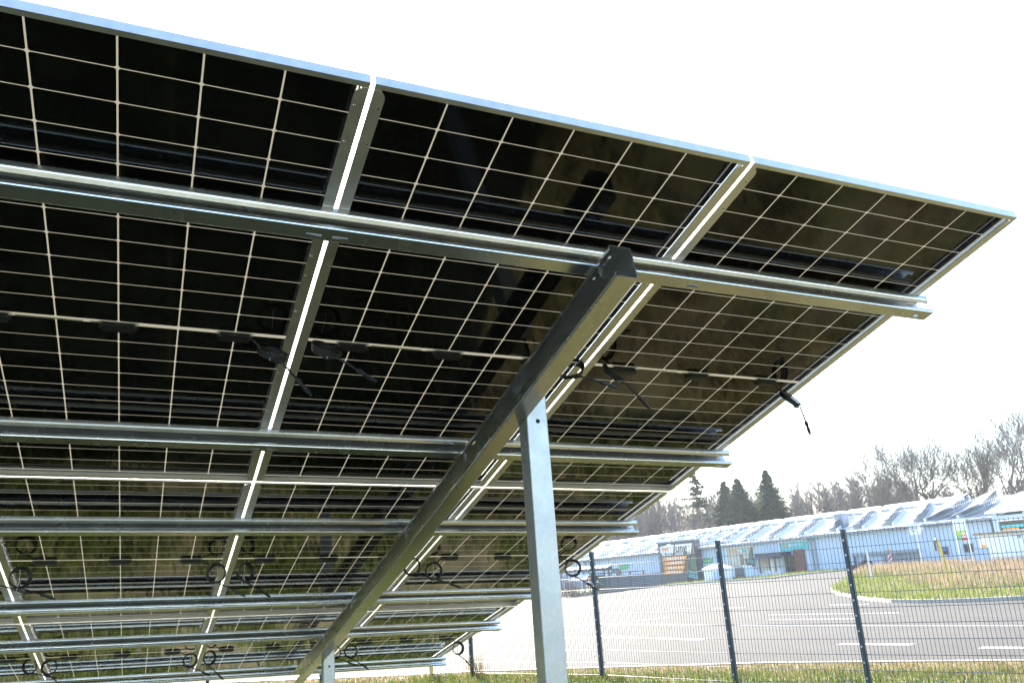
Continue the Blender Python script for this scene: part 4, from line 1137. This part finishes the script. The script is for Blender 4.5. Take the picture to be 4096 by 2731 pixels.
mb = MB(); mb.box((0.63, -0.6, 0.15), (1.2, -0.02, 1.3), Bx); part(mb, 'glass_cabinet', M['hallblue'], bx)

# ------------------------------------------------------------------ trees
def limb(mb, p, d, L, r, n, rnd, wob=0.12, up=0.0, sides=5):
    pts = [p]; rads = [r]; k = max(2, n)
    for i in range(k):
        d = (d + Vector((rnd.gauss(0, wob), rnd.gauss(0, wob), rnd.gauss(0, wob) + up))).normalized()
        pts.append(pts[-1] + d * (L / k)); rads.append(r * (1 - 0.55 * (i + 1) / k))
    mb.tube(pts, rads, sides, False)
    return pts, rads, d
def grow(tr, cr, p, d, L, r, lev, rnd, top, spread=0.55):
    pts, rads, dd = limb(tr if lev == 0 else cr, p, d, L, r, 4 if lev < 3 else 2, rnd, 0.10 + 0.03 * lev, 0.035, 6 if lev == 0 else 4 if lev < 3 else 3)
    if lev >= top: return
    nk = (4, 4, 4, 3, 3)[min(lev, 4)] + (rnd.random() < 0.55)
    for i in range(nk):
        t = rnd.uniform(0.62 if lev == 0 else 0.35, 1.0) if i else 1.0
        q = t * (len(pts) - 1); j = min(int(q), len(pts) - 2); b = pts[j].lerp(pts[j + 1], q - j); br = rads[j]
        a = rnd.uniform(0, 2 * math.pi); s = spread * rnd.uniform(0.5, 1.25) * (0.5 if i == 0 else 1)
        side = Vector((math.cos(a), math.sin(a), rnd.uniform(-0.1, 0.35)))
        nd = (dd * (1 - s * 0.5) + side * s + Vector((0, 0, 0.15))).normalized()
        grow(tr, cr, b, nd, L * rnd.uniform(0.62, 0.82), max(0.0029, br * rnd.uniform(0.48, 0.70)), lev + 1, rnd, top, spread)
def bare_tree(name, label, x, y, h, seed, r=0.28, top=5, spread=0.55, base=0.0, stems=1, mat='bark', group=None):
    rnd = random.Random(seed); tr, cr = MB(), MB()
    for k in range(stems):
        a = 2 * math.pi * k / stems
        d = Vector((0.32 * math.cos(a), 0.32 * math.sin(a), 1)) if stems > 1 else Vector((rnd.gauss(0, .04), rnd.gauss(0, .04), 1))
        grow(tr, cr, Vector((0.15 * math.cos(a), 0.15 * math.sin(a), 0)) if stems > 1 else Vector((0, 0, 0)), d.normalized(), 1.0, 0.085 * (1 if stems == 1 else 0.7), 0, rnd, top, spread)
    zs = sorted(v[2] for v in cr.v); zmax = zs[int(len(zs) * 0.975)]; k = h / zmax
    kr = r / 0.085 / k if stems == 1 else r / 0.06 / k
    root = thing(name, label, 'tree', (x, y, base), group)
    for mb, nm in ((tr, 'trunk'), (cr, 'crown')):
        mb.v = [(v[0] * k, v[1] * k, v[2] * k) for v in mb.v]
        o = mb.build(nm, M[mat]); o.parent = root
    return root
bare_tree('bare_tree', 'broad bare oak with a forked trunk, its round crown high above the hall', 71.5, 62.6, 13.3, 17, 0.30, 5, 0.60, stems=3)
bare_tree('bare_tree', 'tall spreading bare tree at the right edge of the picture', 73.5, 53.2, 13.4, 8, 0.26, 5, 0.5, stems=2)
bare_tree('bare_tree', 'slender upright bare tree between the broad oak and the tall edge tree', 76.6, 59.9, 11.8, 21, 0.22, 5, 0.38, stems=2)
bare_tree('bare_tree', 'smaller rounded bare tree left of the broad oak', 71.2, 67.3, 8.9, 5, 0.2, 5, 0.6)
# slim trees of the wood
def slim_tree(seed, h):
    rnd = random.Random(seed); tr, cr = MB(), MB()
    pts, rads, d = limb(tr, Vector((0, 0, 0)), Vector((0, 0, 1)), h, 0.13, 9, rnd, 0.035, 0.05, 5)
    for i in range(44):
        t = rnd.uniform(0.25, 1.0); q = t * 9; j = min(int(q), 8); b = pts[j].lerp(pts[j + 1], q - j); a = rnd.uniform(0, 6.283)
        L = (1.15 - t) * h * 0.30 * rnd.uniform(0.6, 1.2) + 0.5
        nd = Vector((math.cos(a) * 0.75, math.sin(a) * 0.75, rnd.uniform(0.25, 0.9))).normalized()
        p2, r2, d2 = limb(cr, b, nd, L, 0.035, 3, rnd, 0.12, 0.08, 3)
        for k in range(6):
            q2 = rnd.uniform(0.25, 1) * 3; j2 = min(int(q2), 2); bb = p2[j2].lerp(p2[j2 + 1], q2 - j2)
            n2 = (d2 + Vector((rnd.gauss(0, .5), rnd.gauss(0, .5), rnd.gauss(0.2, .4)))).normalized()
            p3, r3, d3 = limb(cr, bb, n2, L * rnd.uniform(0.3, 0.5), 0.018, 2, rnd, 0.15, 0.05, 3)
            for m in range(2):
                n3 = (d3 + Vector((rnd.gauss(0, .6), rnd.gauss(0, .6), rnd.gauss(0.2, .4)))).normalized()
                limb(cr, p3[1 + m % 2], n3, L * rnd.uniform(0.15, 0.28), 0.011, 2, rnd, 0.15, 0.0, 3)
    return tr, cr
WG = 'slim bare trees of the wood behind the hall'
WL = 'slim bare tree among the others in the grey wood behind the hall'
protos = []
for k in range(6):
    root = thing('slim_bare_tree', WL, 'tree', (0, 0, 0), WG)
    tr, cr = slim_tree(40 + k, 10.5)
    for mb, nm in ((tr, 'trunk'), (cr, 'crown')):
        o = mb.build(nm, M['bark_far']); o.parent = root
    protos.append(root)
rnd = random.Random(5); spots = []
for (ax_, ay, bx_, by, n, h0, h1) in ((50, 122, 66, 116, 40, 10.5, 12.5), (64, 116, 98, 86, 122, 9.8, 12.2), (84, 76, 96, 52, 70, 7.4, 8.6), (92, 50, 104, 40, 22, 8.2, 9.4), (52, 110, 64, 104, 20, 8.0, 10.5)):
    for i in range(n):
        t = (i + rnd.uniform(0, 1)) / n; dd = rnd.uniform(0, 16); nx, ny = 0.72, 0.69
        spots.append((ax_ + (bx_ - ax_) * t + nx * dd, ay + (by - ay) * t + ny * dd, rnd.uniform(h0, h1) * (1 + dd / 130)))
for i, (x, y, h) in enumerate(spots):
    o = protos[i] if i < len(protos) else copy_tree(protos[i % len(protos)])
    k = h / 10.5
    o.location = (x, y, 0); o.rotation_euler = (0, 0, rnd.uniform(0, 6.283)); o.scale = (k * rnd.uniform(0.85, 1.15), k * rnd.uniform(0.85, 1.15), k)
# brush under the wood, one mass nobody could count
mb = MB(); rnd = random.Random(9)
for i in range(9000):
    t = rnd.random(); seg = rnd.choice(((48, 118, 70, 110), (66, 110, 100, 84), (80, 78, 98, 48)))
    x = seg[0] + (seg[2] - seg[0]) * t + rnd.uniform(0, 10); y = seg[1] + (seg[3] - seg[1]) * t + rnd.uniform(0, 10)
    h = rnd.uniform(2.0, 5.5); z = rnd.uniform(0, 1.2); w = rnd.uniform(0.02, 0.045); a = rnd.gauss(0, 0.7); b = rnd.gauss(0, 0.7)
    mb.add([(x - w * 0.6, y + w, z), (x + w * 0.6, y - w, z), (x + a, y + b, z + h)], [(0, 1, 2)])
tag(mb.build('woodland_brush', M['twigs']), kind='stuff')

def conifer(name, label, x, y, h, rad, seed, droop=0.25, gap=0.0, mat='needle'):
    rnd = random.Random(seed); root = thing(name, label, 'tree', (x, y, 0))
    tr = MB(); tr.tube([(0, 0, -0.2), (0.02, 0, h * 0.5), (0, 0, h)], [0.22, 0.13, 0.015], 7); o = tr.build('trunk', M['bark']); o.parent = root
    cr = MB(); z = h * 0.10
    while z < h * 0.985:
        f = 1 - z / h; L0 = rad * (f ** 0.8) * 1.05 + 0.12; nb = 9 if gap < 0.2 else 5
        for b in range(nb):
            if rnd.random() < gap * 0.6: continue
            a = 2 * math.pi * b / nb + rnd.uniform(-0.4, 0.4); L = L0 * rnd.uniform(0.65, 1.15); ca, sa = math.cos(a), math.sin(a)
            z += rnd.gauss(0, 0.06); cr.tube([(0, 0, z), (ca * L * 0.6, sa * L * 0.6, z - droop * L * 0.5), (ca * L, sa * L, z - droop * L * 0.75)], [0.025, 0.015, 0.006], 3, False)
            m = int(16 + L * 24)
            for k in range(m):
                t = rnd.uniform(0.12, 1.05); px, py_2 = ca * L * t, sa * L * t; pz = z + rnd.gauss(0, 0.10) - droop * L * (t if t < .6 else .6 + (t - .6) * .6) * 0.8
                s = rnd.uniform(0.18, 0.42) * (1.2 - 0.5 * t); q = rnd.uniform(0, 6.283); e = rnd.gauss(0, 0.10 * L * (1 - 0.5 * t)); px += -sa * e; py_2 += ca * e
                dx, dy = math.cos(q) * s, math.sin(q) * s
                cr.add([(px - dx * 0.4, py_2 - dy * 0.4, pz), (px + dy * 0.35, py_2 - dx * 0.35, pz - s * 0.25), (px + dx, py_2 + dy, pz - s * rnd.uniform(0.1, 0.9)), (px - dy * 0.35, py_2 + dx * 0.35, pz + s * 0.12)], [(0, 1, 2), (0, 2, 3)])
        z += h * (0.021 if gap < 0.2 else 0.035) * rnd.uniform(0.8, 1.2)
    o = cr.build('crown', M[mat]); o.parent = root
    return root
conifer('spruce_tree', 'open dark spruce with long drooping boughs, tallest conifer, above the sign tower', 64.9, 91.2, 13.7, 4.2, 2, 0.05, 0.35)
conifer('fir_tree', 'left and slimmest of the three dense dark firs', 65.5, 85.9, 11.6, 3.4, 12, 0.5)
conifer('fir_tree', 'middle and broadest of the three dense dark firs', 65.2, 82.8, 11.3, 5.0, 13, 0.5)
conifer('fir_tree', 'right and tallest of the three dense dark firs, standing a little apart', 68.2, 81.0, 12.0, 4.4, 14, 0.5)
# larch-like brown tree below the spruce
bare_tree('bare_tree', 'brown bushy bare tree filling in below the open spruce', 63.4, 88.6, 8.6, 31, 0.18, 5, 0.75, mat='twigs')
# bare shrub by the fence of the yard
root = thing('bare_shrub', 'brown leafless shrub on the verge at the left end of the hall', 'shrub', (26.9, 53.6, 0))
mb = MB(); rnd = random.Random(4)
for i in range(90):
    p, r, d = limb(mb, Vector((rnd.gauss(0, .45), rnd.gauss(0, .45), 0)), Vector((rnd.gauss(0, .35), rnd.gauss(0, .35), 1)).normalized(), rnd.uniform(0.9, 1.75), 0.012, 4, rnd, 0.15, 0.05, 3)
    for k in range(5): limb(mb, p[rnd.randint(1, 4)], Vector((rnd.gauss(0, .6), rnd.gauss(0, .6), 0.8)).normalized(), 0.5, 0.007, 2, rnd, 0.2, 0, 3)
o = mb.build('twigs', M['twigs']); o.parent = root

# dark car on the road, almost hidden by the table
def Ca(p):
    a = R_(95); return (10.45 + p[0] * math.cos(a) - p[1] * math.sin(a), 31.4 + p[0] * math.sin(a) + p[1] * math.cos(a), p[2] + 0.012)
car = thing('parked_car', 'dark car on the bright road mostly hidden behind the lowest purlins', 'car', Ca((0, 0, 0)))
side = [(-2.1, .35), (-2.15, .75), (-1.95, .95), (-1.55, 1.38), (-0.9, 1.48), (0.3, 1.46), (1.0, 1.02), (1.9, .88), (2.12, .62), (2.1, .3), (1.65, .28), (1.55, .55), (1.3, .64), (1.05, .55), (.95, .25), (-.95, .25), (-1.05, .55), (-1.3, .64), (-1.55, .55), (-1.65, .28)]
mb = MB(); mb.prism(side, -0.82, 0.82, lambda p: Ca((p[0], p[2], p[1]))); body = part(mb, 'body', M['carpaint'], car)
bv = body.modifiers.new('bevel', 'BEVEL'); bv.width = 0.06; bv.segments = 3
for yy in (-0.822, 0.822):
    mb = MB(); mb.prism([(-1.5, 0.98), (-1.35, 1.34), (-0.85, 1.42), (0.25, 1.40), (0.8, 1.0)], yy - 0.004, yy + 0.004, lambda p: Ca((p[0], p[2], p[1]))); part(mb, 'side_window', M['window'], car)
for xx in (-1.3, 1.3):
    for yy in (-0.72, 0.72):
        mb = MB(); mb.tube([Ca((xx, yy - 0.1, 0.31)), Ca((xx, yy + 0.1, 0.31))], 0.31, 20); w = part(mb, 'wheel', M['tyre'], car)
        mb = MB(); mb.tube([Ca((xx, yy - 0.108, 0.31)), Ca((xx, yy + 0.108, 0.31))], 0.19, 16); o = mb.build('rim', M['bolt']); o.parent = w
for yy in (-0.6, 0.6):
    mb = MB(); mb.box((-2.17, yy - 0.14, 0.72), (-2.10, yy + 0.14, 0.86), Ca); part(mb, 'tail_light', M['red'], car)

# ------------------------------------------------------------------ thin haze in the air
hz = NT('thin_haze')
hz.t.nodes.remove(hz.b)
pv = hz.n('ShaderNodeVolumePrincipled')
pv.inputs['Density'].default_value = 0.00042
pv.inputs['Color'].default_value = (0.93, 0.96, 1.0, 1)
hz.l(pv.outputs[0], hz.out.inputs['Volume'])
mb = MB(); mb.box((-60, -40, -1.0), (190, 190, 30))
tag(mb.build('haze', hz.m), kind='stuff')
